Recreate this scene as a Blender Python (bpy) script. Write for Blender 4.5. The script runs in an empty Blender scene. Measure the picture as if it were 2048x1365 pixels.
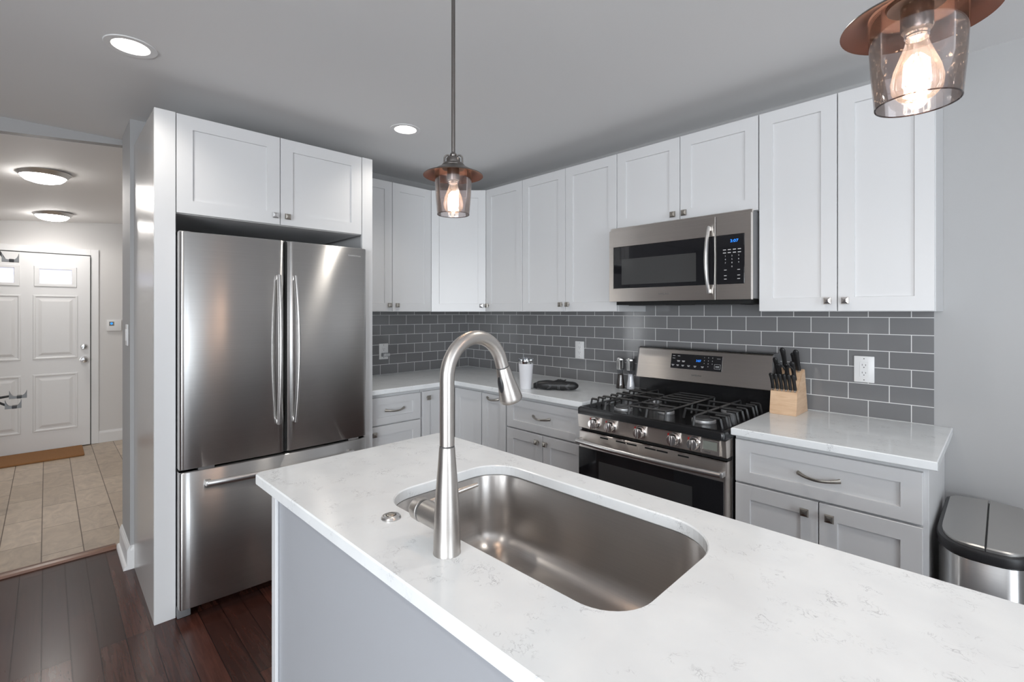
import bpy, bmesh, math, random
from mathutils import Vector, Matrix
PI = math.pi
S = bpy.context.scene
COL = S.collection

# ------------------------------------------------------------------ camera
cam_d = bpy.data.cameras.new('camera')
cam_d.sensor_width = 36.0
cam_d.lens = 956.6 / 2048 * 36.0
cam_d.shift_y = (624.4 - 682.5) / 2048
cam_d.clip_start = 0.02
cam = bpy.data.objects.new('camera', cam_d); COL.objects.link(cam)
cam.location = (3.300, -2.669, 1.390)
cam.rotation_euler = (PI/2, 0, math.radians(90 - 44.219))
S.camera = cam

# ------------------------------------------------------------------ view, world, daylight
S.view_settings.view_transform = 'Standard'
S.view_settings.look = 'None'
S.view_settings.exposure = 0.15
S.view_settings.gamma = 1.0
S.view_settings.use_curve_mapping = False
w = bpy.data.worlds.new('world'); S.world = w; w.use_nodes = True
bg = w.node_tree.nodes['Background']
bg.inputs['Color'].default_value = (0.80, 0.90, 1.0, 1)
bg.inputs['Strength'].default_value = 2.0

def area(name, loc, rot, sx, sy, power, col):
    d = bpy.data.lights.new(name, 'AREA'); d.shape = 'RECTANGLE'; d.size = sx; d.size_y = sy
    d.energy = power; d.color = col
    o = bpy.data.objects.new(name, d); COL.objects.link(o); o.location = loc; o.rotation_euler = rot
    return o
# daylight entering through the windows behind the camera and at the far end of the room
area('daylight_front_window', (4.75, -5.93, 1.12), (PI/2, 0, 0), 3.1, 1.95, 162, (0.93, 0.965, 1.0))
area('daylight_side_window', (6.43, -2.6, 1.35), (PI/2, 0, PI/2), 1.5, 1.9, 42, (0.88, 0.94, 1.0))

# ------------------------------------------------------------------ materials
def mat(name, col, rough=0.5, metal=0.0, spec=0.5, coat=0.0):
    m = bpy.data.materials.new(name); m.use_nodes = True
    b = m.node_tree.nodes['Principled BSDF']
    b.inputs['Base Color'].default_value = (*col, 1)
    b.inputs['Roughness'].default_value = rough
    b.inputs['Metallic'].default_value = metal
    b.inputs['Specular IOR Level'].default_value = spec
    b.inputs['Coat Weight'].default_value = coat
    return m
def nn(m, t, **kw):
    n = m.node_tree.nodes.new(t)
    for k, v in kw.items(): setattr(n, k, v)
    return n
def lk(m, a, b): m.node_tree.links.new(a, b)
def bsdf(m): return m.node_tree.nodes['Principled BSDF']
def coords(m, scale=(1, 1, 1), loc=(0, 0, 0), rot=(0, 0, 0), out='Object'):
    tc = nn(m, 'ShaderNodeTexCoord'); mp = nn(m, 'ShaderNodeMapping')
    mp.inputs['Scale'].default_value = scale; mp.inputs['Location'].default_value = loc; mp.inputs['Rotation'].default_value = rot
    lk(m, tc.outputs[out], mp.inputs['Vector']); return mp.outputs['Vector']
def ramp(m, fac, stops):
    r = nn(m, 'ShaderNodeValToRGB'); e = r.color_ramp.elements
    while len(e) < len(stops): e.new(0.5)
    for i, (p, c) in enumerate(stops):
        e[i].position = p; e[i].color = (*c, 1) if len(c) == 3 else c
    lk(m, fac, r.inputs['Fac']); return r.outputs['Color']
def noise(m, vec, scale, detail=4, rough=0.5, dist=0.0):
    n = nn(m, 'ShaderNodeTexNoise'); n.inputs['Scale'].default_value = scale; n.inputs['Detail'].default_value = detail
    n.inputs['Roughness'].default_value = rough; n.inputs['Distortion'].default_value = dist
    lk(m, vec, n.inputs['Vector']); return n.outputs['Fac']
def mathn(m, op, a, b=None):
    n = nn(m, 'ShaderNodeMath', operation=op)
    for i, v in enumerate((a, b)):
        if v is None: continue
        if isinstance(v, (int, float)): n.inputs[i].default_value = v
        else: lk(m, v, n.inputs[i])
    return n.outputs[0]
def mix(m, fac, a, b, bt='MIX'):
    n = nn(m, 'ShaderNodeMix', data_type='RGBA', blend_type=bt)
    for i, v in ((0, fac), (6, a), (7, b)):
        if isinstance(v, (int, float)): n.inputs[i].default_value = v
        elif isinstance(v, tuple): n.inputs[i].default_value = (*v, 1)
        else: lk(m, v, n.inputs[i])
    return n.outputs[2]
def bump(m, h, strength=0.2, dist=0.002, normal=None):
    n = nn(m, 'ShaderNodeBump'); n.inputs['Strength'].default_value = strength; n.inputs['Distance'].default_value = dist
    lk(m, h, n.inputs['Height'])
    if normal is not None: lk(m, normal, n.inputs['Normal'])
    lk(m, n.outputs['Normal'], bsdf(m).inputs['Normal']); return n.outputs['Normal']

def paint(name, col, rough, bs=0.05, sc=60):
    m = mat(name, col, rough); v = coords(m)
    bump(m, noise(m, v, sc, 3), bs, 0.001); return m

def steel(name, col, rough, aniso=0.75, axis=(0, 0, 1), grain=(3, 3, 500)):
    m = mat(name, col, rough, 1.0); b = bsdf(m)
    g = nn(m, 'ShaderNodeNewGeometry'); c = nn(m, 'ShaderNodeVectorMath', operation='CROSS_PRODUCT')
    lk(m, g.outputs['Normal'], c.inputs[0]); c.inputs[1].default_value = axis
    lk(m, c.outputs[0], b.inputs['Tangent'])
    b.inputs['Anisotropic'].default_value = aniso; b.inputs['Anisotropic Rotation'].default_value = 0.25
    v = coords(m, grain)
    n = noise(m, v, 1.0, 2)
    lk(m, ramp(m, n, [(0.3, tuple(x*0.97 for x in col)), (0.7, tuple(min(1, x*1.03) for x in col))]), b.inputs['Base Color'])
    return m

M = {}
M['wall'] = paint('wall_paint_grey', (0.40, 0.398, 0.40), 0.55)
M['hallwall'] = paint('hall_wall_paint', (0.70, 0.69, 0.68), 0.6)
M['ceil'] = paint('ceiling_paint', (0.80, 0.80, 0.80), 0.7)
M['hallceil'] = paint('hall_ceiling_paint', (0.90, 0.89, 0.88), 0.7)
M['trim'] = paint('white_trim_paint', (0.80, 0.80, 0.80), 0.35, 0.02)
M['white'] = paint('white_cabinet_lacquer', (0.675, 0.678, 0.685), 0.32, 0.02, 30)
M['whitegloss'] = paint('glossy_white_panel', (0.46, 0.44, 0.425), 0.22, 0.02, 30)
M['underside'] = mat('dark_underside', (0.05, 0.045, 0.045), 0.6)
M['island'] = paint('light_grey_island', (0.40, 0.415, 0.445), 0.4)  # even grey, darker than the corner trim
M['islandtrim'] = paint('island_corner_paint', (0.70, 0.71, 0.73), 0.35)
M['fridge'] = steel('brushed_stainless_fridge', (0.56, 0.55, 0.54), 0.28, 1.0)
bump(M['fridge'], noise(M['fridge'], coords(M['fridge'], (5, 1, 1.2)), 1.0, 1), 0.25, 0.012)
M['steel'] = steel('brushed_stainless', (0.76, 0.71, 0.665), 0.33, 1.0)
M['handle'] = steel('satin_handle', (0.66, 0.65, 0.64), 0.28, 0.3)
M['faucet'] = steel('brushed_nickel_faucet', (0.56, 0.535, 0.51), 0.38, 0.3)
M['sink'] = steel('satin_sink_steel', (0.53, 0.505, 0.485), 0.31, 0.6)
M['knob'] = mat('nickel_knob', (0.42, 0.39, 0.35), 0.33, 1.0)
M['knobshine'] = mat('polished_knob', (0.78, 0.74, 0.72), 0.13, 1.0)
M['chrome'] = mat('chrome', (0.82, 0.82, 0.82), 0.12, 1.0)
M['greyplastic'] = mat('grey_plastic', (0.16, 0.16, 0.165), 0.45)
M['darkside'] = mat('fridge_side_grey', (0.22, 0.22, 0.23), 0.45)
M['black'] = mat('black_enamel', (0.012, 0.012, 0.013), 0.22)
M['blackmatte'] = mat('cast_iron', (0.03, 0.03, 0.031), 0.45)
M['blackgap'] = mat('black_gap', (0.008, 0.008, 0.008), 0.8)
M['blackglass'] = mat('black_glass', (0.012, 0.012, 0.014), 0.04)
M['inglass'] = mat('inner_window_mesh', (0.055, 0.055, 0.055), 0.12)
M['burner'] = mat('burner_aluminium', (0.74, 0.74, 0.75), 0.4, 0.8)
M['cap'] = mat('burner_cap', (0.06, 0.06, 0.062), 0.4)
M['plate'] = mat('white_plastic', (0.80, 0.80, 0.80), 0.3)
M['slot'] = mat('dark_slot', (0.08, 0.08, 0.08), 0.6)
M['lcd'] = mat('lcd_grey_green', (0.22, 0.235, 0.21), 0.2)
M['print'] = mat('grey_print', (0.55, 0.55, 0.55), 0.5)
M['logo'] = mat('dark_logo', (0.12, 0.12, 0.12), 0.4)
M['logolight'] = mat('light_logo', (0.55, 0.55, 0.55), 0.3)
M['redmark'] = mat('red_mark', (0.45, 0.02, 0.02), 0.4)
M['tumbler'] = mat('white_enamel_tumbler', (0.80, 0.80, 0.83), 0.28)
M['knife'] = mat('knife_handle', (0.016, 0.016, 0.017), 0.3)
M['rivet'] = mat('rivet', (0.6, 0.6, 0.6), 0.25, 1.0)
M['stitch'] = mat('grey_stitch', (0.26, 0.26, 0.27), 0.7)
M['bronze'] = mat('antique_pewter', (0.20, 0.185, 0.175), 0.32, 1.0)
M['copper'] = mat('copper_inside', (0.035, 0.018, 0.015), 0.45, 0.2)
M['salt'] = mat('salt', (0.85, 0.85, 0.86), 0.8)
M['pepper'] = mat('pepper', (0.06, 0.04, 0.03), 0.8)
M['trashsteel'] = steel('trash_can_steel', (0.55, 0.545, 0.54), 0.25, 0.7)
M['trashlid'] = mat('trash_lid_steel', (0.50, 0.49, 0.475), 0.36, 0.9)
M['blackplastic'] = mat('black_plastic', (0.02, 0.02, 0.022), 0.4)
M['rackgrey'] = mat('grey_rubber', (0.25, 0.26, 0.27), 0.6)
M['coil'] = mat('vent_filter', (0.12, 0.12, 0.125), 0.4, 0.8)

def emis(name, col, s):
    m = bpy.data.materials.new(name); m.use_nodes = True; t = m.node_tree; t.nodes.clear()
    e = t.nodes.new('ShaderNodeEmission'); o = t.nodes.new('ShaderNodeOutputMaterial')
    e.inputs[0].default_value = (*col, 1); e.inputs[1].default_value = s
    t.links.new(e.outputs[0], o.inputs[0]); return m
M['blue'] = emis('blue_led', (0.03, 0.25, 1.0), 1.6)
M['filament'] = emis('led_filament', (1.0, 0.87, 0.74), 20.0)
M['canlens'] = emis('recessed_lens', (1.0, 0.93, 0.84), 9.0)
M['dome'] = emis('frosted_dome_glow', (1.0, 0.96, 0.92), 28.0)

def thin_glass(name, tint, rough=0.02, fmin=0.06, dust=0.0, base=0.001):
    m = bpy.data.materials.new(name); m.use_nodes = True; t = m.node_tree; t.nodes.clear()
    o = t.nodes.new('ShaderNodeOutputMaterial'); tr = t.nodes.new('ShaderNodeBsdfTransparent'); gl = t.nodes.new('ShaderNodeBsdfGlossy')
    tr.inputs[0].default_value = (*tint, 1); gl.inputs['Roughness'].default_value = rough; gl.inputs['Color'].default_value = (1, 1, 1, 1)
    fr = t.nodes.new('ShaderNodeLayerWeight'); fr.inputs['Blend'].default_value = 0.22
    mr = t.nodes.new('ShaderNodeMapRange'); mr.inputs['To Min'].default_value = fmin; mr.inputs['To Max'].default_value = 0.85
    t.links.new(fr.outputs['Fresnel'], mr.inputs['Value'])
    mx = t.nodes.new('ShaderNodeMixShader'); t.links.new(mr.outputs[0], mx.inputs[0])
    t.links.new(tr.outputs[0], mx.inputs[1]); t.links.new(gl.outputs[0], mx.inputs[2])
    last = mx.outputs[0]
    if dust:
        tc = t.nodes.new('ShaderNodeTexCoord'); nz = t.nodes.new('ShaderNodeTexNoise'); nz.inputs['Scale'].default_value = 180
        t.links.new(tc.outputs['Object'], nz.inputs['Vector'])
        cr = t.nodes.new('ShaderNodeValToRGB'); cr.color_ramp.elements[0].position = 0.66; cr.color_ramp.elements[1].position = 0.74
        cr.color_ramp.elements[0].color = (base,)*3 + (1,); cr.color_ramp.elements[1].color = (dust,)*3 + (1,)
        t.links.new(nz.outputs['Fac'], cr.inputs[0])
        df = t.nodes.new('ShaderNodeBsdfTranslucent'); df.inputs[0].default_value = (0.9, 0.85, 0.82, 1)
        m2 = t.nodes.new('ShaderNodeMixShader'); t.links.new(cr.outputs[0], m2.inputs[0])
        t.links.new(last, m2.inputs[1]); t.links.new(df.outputs[0], m2.inputs[2]); last = m2.outputs[0]
    t.links.new(last, o.inputs[0]); return m
M['shade'] = thin_glass('clear_shade_glass', (0.87, 0.84, 0.84), 0.03, 0.04, 0.05)
M['glassrim'] = thin_glass('glass_rim', (0.50, 0.42, 0.40), 0.05, 0.12)
M['bulb'] = thin_glass('bulb_glass', (0.97, 0.94, 0.92), 0.05, 0.03, 0.05, 0.016)
M['clear'] = thin_glass('clear_plastic', (0.85, 0.86, 0.88), 0.05, 0.08)
M['pane'] = thin_glass('window_pane', (0.95, 0.97, 0.97), 0.0, 0.05)

def quartz():
    m = mat('white_quartz', (0.80, 0.80, 0.80), 0.13, 0, 0.5)
    v = coords(m)
    a = noise(m, v, 42, 5, 0.6, 1.2)
    band = mathn(m, 'ABSOLUTE', mathn(m, 'SUBTRACT', a, 0.5))
    vein = ramp(m, band, [(0.0, (1, 1, 1)), (0.022, (0, 0, 0))])
    v2 = coords(m, loc=(3.1, 1.7, 0.4))
    mask = ramp(m, noise(m, v2, 17, 3, 0.55), [(0.54, (0, 0, 0)), (0.70, (1, 1, 1))])
    f = mix(m, 1.0, vein, mask, 'MULTIPLY')
    cloud = ramp(m, noise(m, v2, 9, 4), [(0.35, (0.82, 0.845, 0.86)), (0.65, (0.875, 0.90, 0.91))])
    c = mix(m, f, cloud, (0.43, 0.44, 0.46))
    lk(m, c, bsdf(m).inputs['Base Color']); return m
M['quartz'] = quartz()

def tile_mat():
    m = mat('grey_glass_subway_tile', (0.2, 0.2, 0.2), 0.12)
    tc = nn(m, 'ShaderNodeTexCoord')
    br = nn(m, 'ShaderNodeTexBrick'); br.offset = 0.5; br.offset_frequency = 2; br.squash = 1.0
    br.inputs['Color1'].default_value = (0.180, 0.180, 0.184, 1); br.inputs['Color2'].default_value = (0.205, 0.205, 0.209, 1)
    br.inputs['Mortar'].default_value = (0.70, 0.70, 0.69, 1)
    br.inputs['Scale'].default_value = 1.0; br.inputs['Mortar Size'].default_value = 0.0017; br.inputs['Mortar Smooth'].default_value = 0.12
    br.inputs['Bias'].default_value = 0.0; br.inputs['Brick Width'].default_value = 0.1505; br.inputs['Row Height'].default_value = 0.0752
    lk(m, tc.outputs['UV'], br.inputs['Vector'])
    lk(m, br.outputs['Color'], bsdf(m).inputs['Base Color'])
    inv = mathn(m, 'SUBTRACT', 1.0, br.outputs['Fac'])
    rr = mathn(m, 'ADD', mathn(m, 'MULTIPLY', br.outputs['Fac'], 0.55), 0.10); lk(m, rr, bsdf(m).inputs['Roughness'])
    h = mathn(m, 'ADD', inv, mathn(m, 'MULTIPLY', noise(m, tc.outputs['UV'], 16, 2), 0.25))
    bump(m, h, 0.35, 0.002); return m
M['tile'] = tile_mat()

def wood_floor():
    m = mat('dark_mahogany_planks', (0.03, 0.012, 0.01), 0.2, 0, 0.38)
    tc = nn(m, 'ShaderNodeTexCoord')
    br = nn(m, 'ShaderNodeTexBrick'); br.offset = 0.37; br.offset_frequency = 3
    br.inputs['Color1'].default_value = (0.034, 0.013, 0.010, 1); br.inputs['Color2'].default_value = (0.090, 0.034, 0.024, 1)
    br.inputs['Mortar'].default_value = (0.006, 0.003, 0.003, 1)
    br.inputs['Scale'].default_value = 1.0; br.inputs['Mortar Size'].default_value = 0.0016; br.inputs['Mortar Smooth'].default_value = 0.3
    br.inputs['Brick Width'].default_value = 0.95; br.inputs['Row Height'].default_value = 0.0862
    lk(m, tc.outputs['UV'], br.inputs['Vector'])
    mp = nn(m, 'ShaderNodeMapping'); mp.inputs['Scale'].default_value = (3, 45, 1); lk(m, tc.outputs['UV'], mp.inputs['Vector'])
    g = noise(m, mp.outputs['Vector'], 1.4, 6, 0.6, 0.6)
    gc = ramp(m, g, [(0.3, (0.55, 0.5, 0.5)), (0.75, (1.3, 1.2, 1.15))])
    lk(m, mix(m, 1.0, br.outputs['Color'], gc, 'MULTIPLY'), bsdf(m).inputs['Base Color'])
    lk(m, mathn(m, 'ADD', mathn(m, 'MULTIPLY', g, 0.12), 0.17), bsdf(m).inputs['Roughness'])
    bump(m, mathn(m, 'SUBTRACT', 1.0, br.outputs['Fac']), 0.4, 0.0012); return m
M['wood'] = wood_floor()

def hall_tile():
    m = mat('beige_stone_tile', (0.4, 0.33, 0.27), 0.38)
    tc = nn(m, 'ShaderNodeTexCoord')
    br = nn(m, 'ShaderNodeTexBrick'); br.offset = 0.5; br.offset_frequency = 2
    br.inputs['Color1'].default_value = (0.47, 0.39, 0.31, 1); br.inputs['Color2'].default_value = (0.58, 0.49, 0.40, 1)
    br.inputs['Mortar'].default_value = (0.15, 0.11, 0.08, 1)
    br.inputs['Scale'].default_value = 1.0; br.inputs['Mortar Size'].default_value = 0.0028; br.inputs['Mortar Smooth'].default_value = 0.2
    br.inputs['Brick Width'].default_value = 0.48; br.inputs['Row Height'].default_value = 0.178
    lk(m, tc.outputs['UV'], br.inputs['Vector'])
    mp = nn(m, 'ShaderNodeMapping'); mp.inputs['Scale'].default_value = (4, 7, 1); lk(m, tc.outputs['UV'], mp.inputs['Vector'])
    g = noise(m, mp.outputs['Vector'], 1.6, 6, 0.6, 1.5)
    gc = ramp(m, g, [(0.3, (0.82, 0.80, 0.78)), (0.7, (1.12, 1.1, 1.06))])
    lk(m, mix(m, 1.0, br.outputs['Color'], gc, 'MULTIPLY'), bsdf(m).inputs['Base Color'])
    bump(m, mathn(m, 'SUBTRACT', 1.0, br.outputs['Fac']), 0.4, 0.0015); return m
M['halltile'] = hall_tile()

def woodish(name, c1, c2, scale, rough=0.4):
    m = mat(name, c1, rough); v = coords(m, scale)
    lk(m, ramp(m, noise(m, v, 1.0, 6, 0.6, 0.8), [(0.3, c1), (0.7, c2)]), bsdf(m).inputs['Base Color']); return m
M['block'] = woodish('maple_block', (0.62, 0.40, 0.24), (0.78, 0.56, 0.38), (9, 9, 60), 0.42)
M['threshold'] = woodish('threshold_wood', (0.13, 0.055, 0.03), (0.22, 0.10, 0.055), (60, 5, 60), 0.3)
M['mat'] = woodish('coir_mat', (0.22, 0.10, 0.035), (0.36, 0.18, 0.07), (300, 300, 300), 0.95)
M['leather'] = mat('black_leather', (0.014, 0.014, 0.015), 0.38)
bump(M['leather'], noise(M['leather'], coords(M['leather']), 300, 4), 0.3, 0.0006)
def lite_glass():  # daylight behind the lites is put into the glass as emission
    m = bpy.data.materials.new('textured_door_glass_daylight_glow'); m.use_nodes = True; t = m.node_tree; t.nodes.clear()
    e = t.nodes.new('ShaderNodeEmission'); o = t.nodes.new('ShaderNodeOutputMaterial')
    tc = t.nodes.new('ShaderNodeTexCoord'); mp = t.nodes.new('ShaderNodeMapping'); mp.inputs['Scale'].default_value = (1, 9, 70)
    nz = t.nodes.new('ShaderNodeTexNoise'); nz.inputs['Scale'].default_value = 1.0
    cr = t.nodes.new('ShaderNodeValToRGB'); cr.color_ramp.elements[0].position = .4; cr.color_ramp.elements[0].color = (.70, .72, .95, 1)
    cr.color_ramp.elements[1].position = .55; cr.color_ramp.elements[1].color = (.93, .94, 1, 1)
    t.links.new(tc.outputs['Object'], mp.inputs[0]); t.links.new(mp.outputs[0], nz.inputs[0]); t.links.new(nz.outputs['Fac'], cr.inputs[0])
    t.links.new(cr.outputs[0], e.inputs[0]); e.inputs[1].default_value = 1.3; t.links.new(e.outputs[0], o.inputs[0]); return m
M['lite'] = lite_glass()

# ------------------------------------------------------------------ mesh builder
class MB:
    def __init__(s): s.bm = bmesh.new(); s.T = Matrix.Identity(4)
    def v(s, p): return s.bm.verts.new(s.T @ Vector(p))
    def face(s, vs):
        try: return s.bm.faces.new(vs)
        except ValueError: return None
    def take(s, src, mtx=None):
        mtx = s.T if mtx is None else s.T @ mtx
        mp = {v: s.bm.verts.new(mtx @ v.co) for v in src.verts}
        for f in src.faces: s.face([mp[v] for v in f.verts])
        src.free(); return s
    def box(s, x0, x1, y0, y1, z0, z1, b=0.0, seg=2):
        t = bmesh.new()
        bmesh.ops.create_cube(t, size=1.0, matrix=Matrix.Translation(((x0+x1)/2, (y0+y1)/2, (z0+z1)/2)) @ Matrix.Diagonal((abs(x1-x0), abs(y1-y0), abs(z1-z0), 1)))
        if b: bmesh.ops.bevel(t, geom=list(t.edges), offset=b, segments=seg, profile=0.5, affect='EDGES')
        return s.take(t)
    def rings(s, rings, closed=True, cap0=True, cap1=True):
        R = [[s.v(p) for p in r] for r in rings]; n = len(R[0])
        for a, b in zip(R, R[1:]):
            for i in range(n if closed else n-1):
                j = (i+1) % n; s.face([a[i], a[j], b[j], b[i]])
        if cap0: s.face(R[0][::-1])
        if cap1: s.face(R[-1])
        return s
    def lathe(s, prof, c=(0, 0, 0), seg=32, axis='z', cap0=True, cap1=True):
        rs = []
        for r, h in prof:
            ring = []
            for i in range(seg):
                a = 2*PI*i/seg; x, y = r*math.cos(a), r*math.sin(a)
                p = {'z': (x, y, h), 'y': (x, -h, y), 'x': (h, x, y)}[axis]
                ring.append((c[0]+p[0], c[1]+p[1], c[2]+p[2]))
            rs.append(ring)
        return s.rings(rs, True, cap0, cap1)
    def tube(s, pts, rad, seg=12, sx=1.0, sy=1.0, up=(0, 0, 1), caps=True):
        pts = [Vector(p) for p in pts]; rs = []; n = len(pts)
        prev = None
        for i, p in enumerate(pts):
            t = (pts[min(i+1, n-1)] - pts[max(i-1, 0)]).normalized()
            if prev is None:
                u = Vector(up)
                if abs(t.dot(u)) > 0.95: u = Vector((1, 0, 0)) if abs(t.x) < 0.9 else Vector((0, 1, 0))
                a = t.cross(u).normalized()
            else: a = (prev - t*prev.dot(t)).normalized()
            prev = a; b = t.cross(a)
            r = rad[i] if isinstance(rad, (list, tuple)) else rad
            rs.append([tuple(p + a*math.cos(2*PI*k/seg)*r*sx + b*math.sin(2*PI*k/seg)*r*sy) for k in range(seg)])
        return s.rings(rs, True, caps, caps)
    def rects(s, loops, cap0=True, cap1=True):
        # loops in the xz plane: (x0,x1,z0,z1,y)
        return s.rings([[(a, y, c), (b, y, c), (b, y, d), (a, y, d)] for a, b, c, d, y in loops], True, cap0, cap1)
    def slab(s, outline, holes=(), z0=0.0, z1=0.03, b=0.002, hb=None):
        loops = []
        hb = b if hb is None else hb
        def inset(pts, d):
            n = len(pts); out = []
            for i in range(n):
                p, q, r = Vector(pts[i-1]), Vector(pts[i]), Vector(pts[(i+1) % n])
                e1 = (q-p).normalized(); e2 = (r-q).normalized()
                n1 = Vector((-e1.y, e1.x)); n2 = Vector((-e2.y, e2.x)); m = (n1+n2)
                m = m/ max(0.3, m.dot(n1)); out.append(q + m*d)
            return out
        tops, bots = [], []
        for k, pts in enumerate([outline]+list(holes)):
            bb = b if k == 0 else hb
            A = sum(pts[i-1][0]*pts[i][1]-pts[i][0]*pts[i-1][1] for i in range(len(pts)))
            pts = list(pts) if (A > 0) == (k == 0) else list(pts)[::-1]    # outer ccw, holes cw
            ins = inset(pts, bb) if bb else [Vector(p) for p in pts]
            rows = [[s.v((p[0], p[1], z0)) for p in ins]]
            if bb:
                rows.append([s.v((p[0], p[1], z0+bb)) for p in pts]); rows.append([s.v((p[0], p[1], z1-bb)) for p in pts])
            rows.append([s.v((p[0], p[1], z1)) for p in ins])
            for ra, rb in zip(rows, rows[1:]):
                for i in range(len(pts)):
                    j = (i+1) % len(pts); s.face([ra[i], ra[j], rb[j], rb[i]])
            tops.append(rows[-1]); bots.append(rows[0])
        for grp in (tops, bots):
            es = []
            for r in grp:
                for i in range(len(r)):
                    e = s.bm.edges.get((r[i-1], r[i])) or s.bm.edges.new((r[i-1], r[i])); es.append(e)
            bmesh.ops.triangle_fill(s.bm, use_beauty=True, use_dissolve=False, edges=es)
        return s
    def prism(s, poly, a0, a1, plane='yz'):
        def P(p, a): return {'yz': (a, p[0], p[1]), 'xy': (p[0], p[1], a), 'xz': (p[0], a, p[1])}[plane]
        return s.rings([[P(p, a0) for p in poly], [P(p, a1) for p in poly]])
    def sphere(s, c, r, sc=(1, 1, 1), u=16, v=10):
        t = bmesh.new(); bmesh.ops.create_uvsphere(t, u_segments=u, v_segments=v, radius=r)
        return s.take(t, Matrix.Translation(c) @ Matrix.Diagonal((*sc, 1)))
    def build(s, name, m, parent=None, loc=(0, 0, 0), rot=(0, 0, 0), smooth=True, angle=35, uv=None, label=None):
        bmesh.ops.recalc_face_normals(s.bm, faces=s.bm.faces[:])
        me = bpy.data.meshes.new(name); s.bm.to_mesh(me); s.bm.free()
        if smooth:
            me.shade_smooth(); me.set_sharp_from_angle(angle=math.radians(angle))
        mats = m if isinstance(m, (list, tuple)) else [m]
        for q in mats: me.materials.append(q)
        if uv:
            l = me.uv_layers.new(name='UVMap')
            for p in me.polygons:
                for li in p.loop_indices:
                    co = me.vertices[me.loops[li].vertex_index].co; l.data[li].uv = uv(co)
        o = bpy.data.objects.new(name, me); COL.objects.link(o); o.location = loc; o.rotation_euler = rot
        if parent: o.parent = parent
        if label: o['label'] = label
        return o

def tag(o, label, cat, group=None, kind=None):
    o['label'] = label; o['category'] = cat
    if group: o['group'] = group
    if kind: o['kind'] = kind
    return o
def thing(name, label, cat, loc=(0, 0, 0), rz=0.0, group=None, kind=None):
    o = bpy.data.objects.new(name, None); COL.objects.link(o); o.empty_display_size = 0.05
    o.location = loc; o.rotation_euler = (0, 0, rz); return tag(o, label, cat, group, kind)
def struct(o, label=None):
    o['kind'] = 'structure'
    if label: o['label'] = label
    return o
def copy_tree(o, parent=None, label=None, loc=None, rz=None):
    c = o.copy(); COL.objects.link(c); c.parent = parent
    if loc is not None: c.location = loc
    if rz is not None: c.rotation_euler = (0, 0, rz)
    if label: c['label'] = label
    for ch in list(o.children): copy_tree(ch, c)
    return c
def text(name, s, size, m, parent, loc, width=None, rot=(PI/2, 0, 0), ext=0.0003, bold=0.0):
    cu = bpy.data.curves.new(name, 'FONT'); cu.body = s; cu.size = size; cu.extrude = ext; cu.align_x = 'CENTER'; cu.align_y = 'CENTER'
    cu.offset = bold; cu.resolution_u = 3
    t = bpy.data.objects.new(name+'_curve', cu); COL.objects.link(t)
    bpy.context.view_layer.update()
    me = bpy.data.meshes.new_from_object(t.evaluated_get(bpy.context.evaluated_depsgraph_get()))
    bpy.data.objects.remove(t); me.name = name
    me.materials.clear(); me.materials.append(m)
    if width:
        xs = [v.co.x for v in me.vertices]; k = width/(max(xs)-min(xs))
        for v in me.vertices: v.co.x *= k
    o = bpy.data.objects.new(name, me); COL.objects.link(o); o.parent = parent; o.location = loc; o.rotation_euler = rot
    return o
def rrect(x0, x1, y0, y1, r, n=10):
    if not isinstance(r, (list, tuple)): r = [r]*4
    pts = []
    for (cx, cy, a0), q in zip(((x1, y0, -PI/2), (x1, y1, 0), (x0, y1, PI/2), (x0, y0, PI)), r):
        sx = -1 if cx == x1 else 1; sy = -1 if cy == y1 else 1
        for i in range(n+1):
            a = a0 + PI/2*i/n; pts.append((cx+sx*q+q*math.cos(a), cy+sy*q+q*math.sin(a)))
    return pts

# ------------------------------------------------------------------ setting
CEIL = 2.437
X1, Y1 = 6.5, -6.0           # far corner of the room
HX = -3.40                   # hall end wall
cans = [(0.902, -2.431), (0.910, -1.195), (2.75, -3.40), (4.60, -1.20), (4.60, -3.40), (2.75, -1.20)]  # all but the first pair are unseen lamps added to brighten island and cabinets
def circ(x, y, r, n=40): return [(x+r*math.cos(2*PI*i/n), y+r*math.sin(2*PI*i/n)) for i in range(n)]

struct(MB().box(-0.345, X1+.1, Y1-.1, 0.1, -0.06, 0).build('floor', M['wood'], uv=lambda c: (c.x+2.15, c.y+0.012), smooth=False))
struct(MB().box(HX-.1, -0.345, -4.2, -1.2, -0.06, -0.001).build('floor_hall', M['halltile'], uv=lambda c: (c.x+0.755+0.48*3, c.y+2.69+0.178*20), smooth=False))
struct(MB().slab([(-0.44, Y1-.1), (X1+.1, Y1-.1), (X1+.1, 0.1), (-0.44, 0.1)], [circ(x, y, 0.068) for x, y in cans], CEIL, CEIL+0.06, 0).build('ceiling', M['ceil'], smooth=False))
# hall ceiling: gently sloping plaster
def hz(x, y): return 2.405 + 0.088*(y+2.345) + 0.026*(x+0.44)
hc = MB()
q = [(-0.44, -4.2), (-0.44, -1.2), (HX-.1, -1.2), (HX-.1, -4.2)]
q = [(-0.50 if x > -1 else x, y) for x, y in q]
hc.rings([[(x, y, hz(x, y)) for x, y in q], [(x, y, 2.62) for x, y in q]])
struct(hc.build('ceiling_hall', M['hallceil'], smooth=False))
struct(MB().box(-0.36, 0.0, -2.345, 0.1, 0, CEIL).build('wall_left', M['wall'], smooth=False))
struct(MB().prism([(-4.2, hz(-.44, -4.2)-.001), (-1.2, hz(-.44, -1.2)-.001), (-1.2, 2.62), (-4.2, 2.62)], -0.50, -0.4405).build('wall_header', M['wall'], smooth=False))
struct(MB().box(0.0, X1+.1, 0.0, 0.1, 0, CEIL).build('wall_back', M['wall'], smooth=False))
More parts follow.
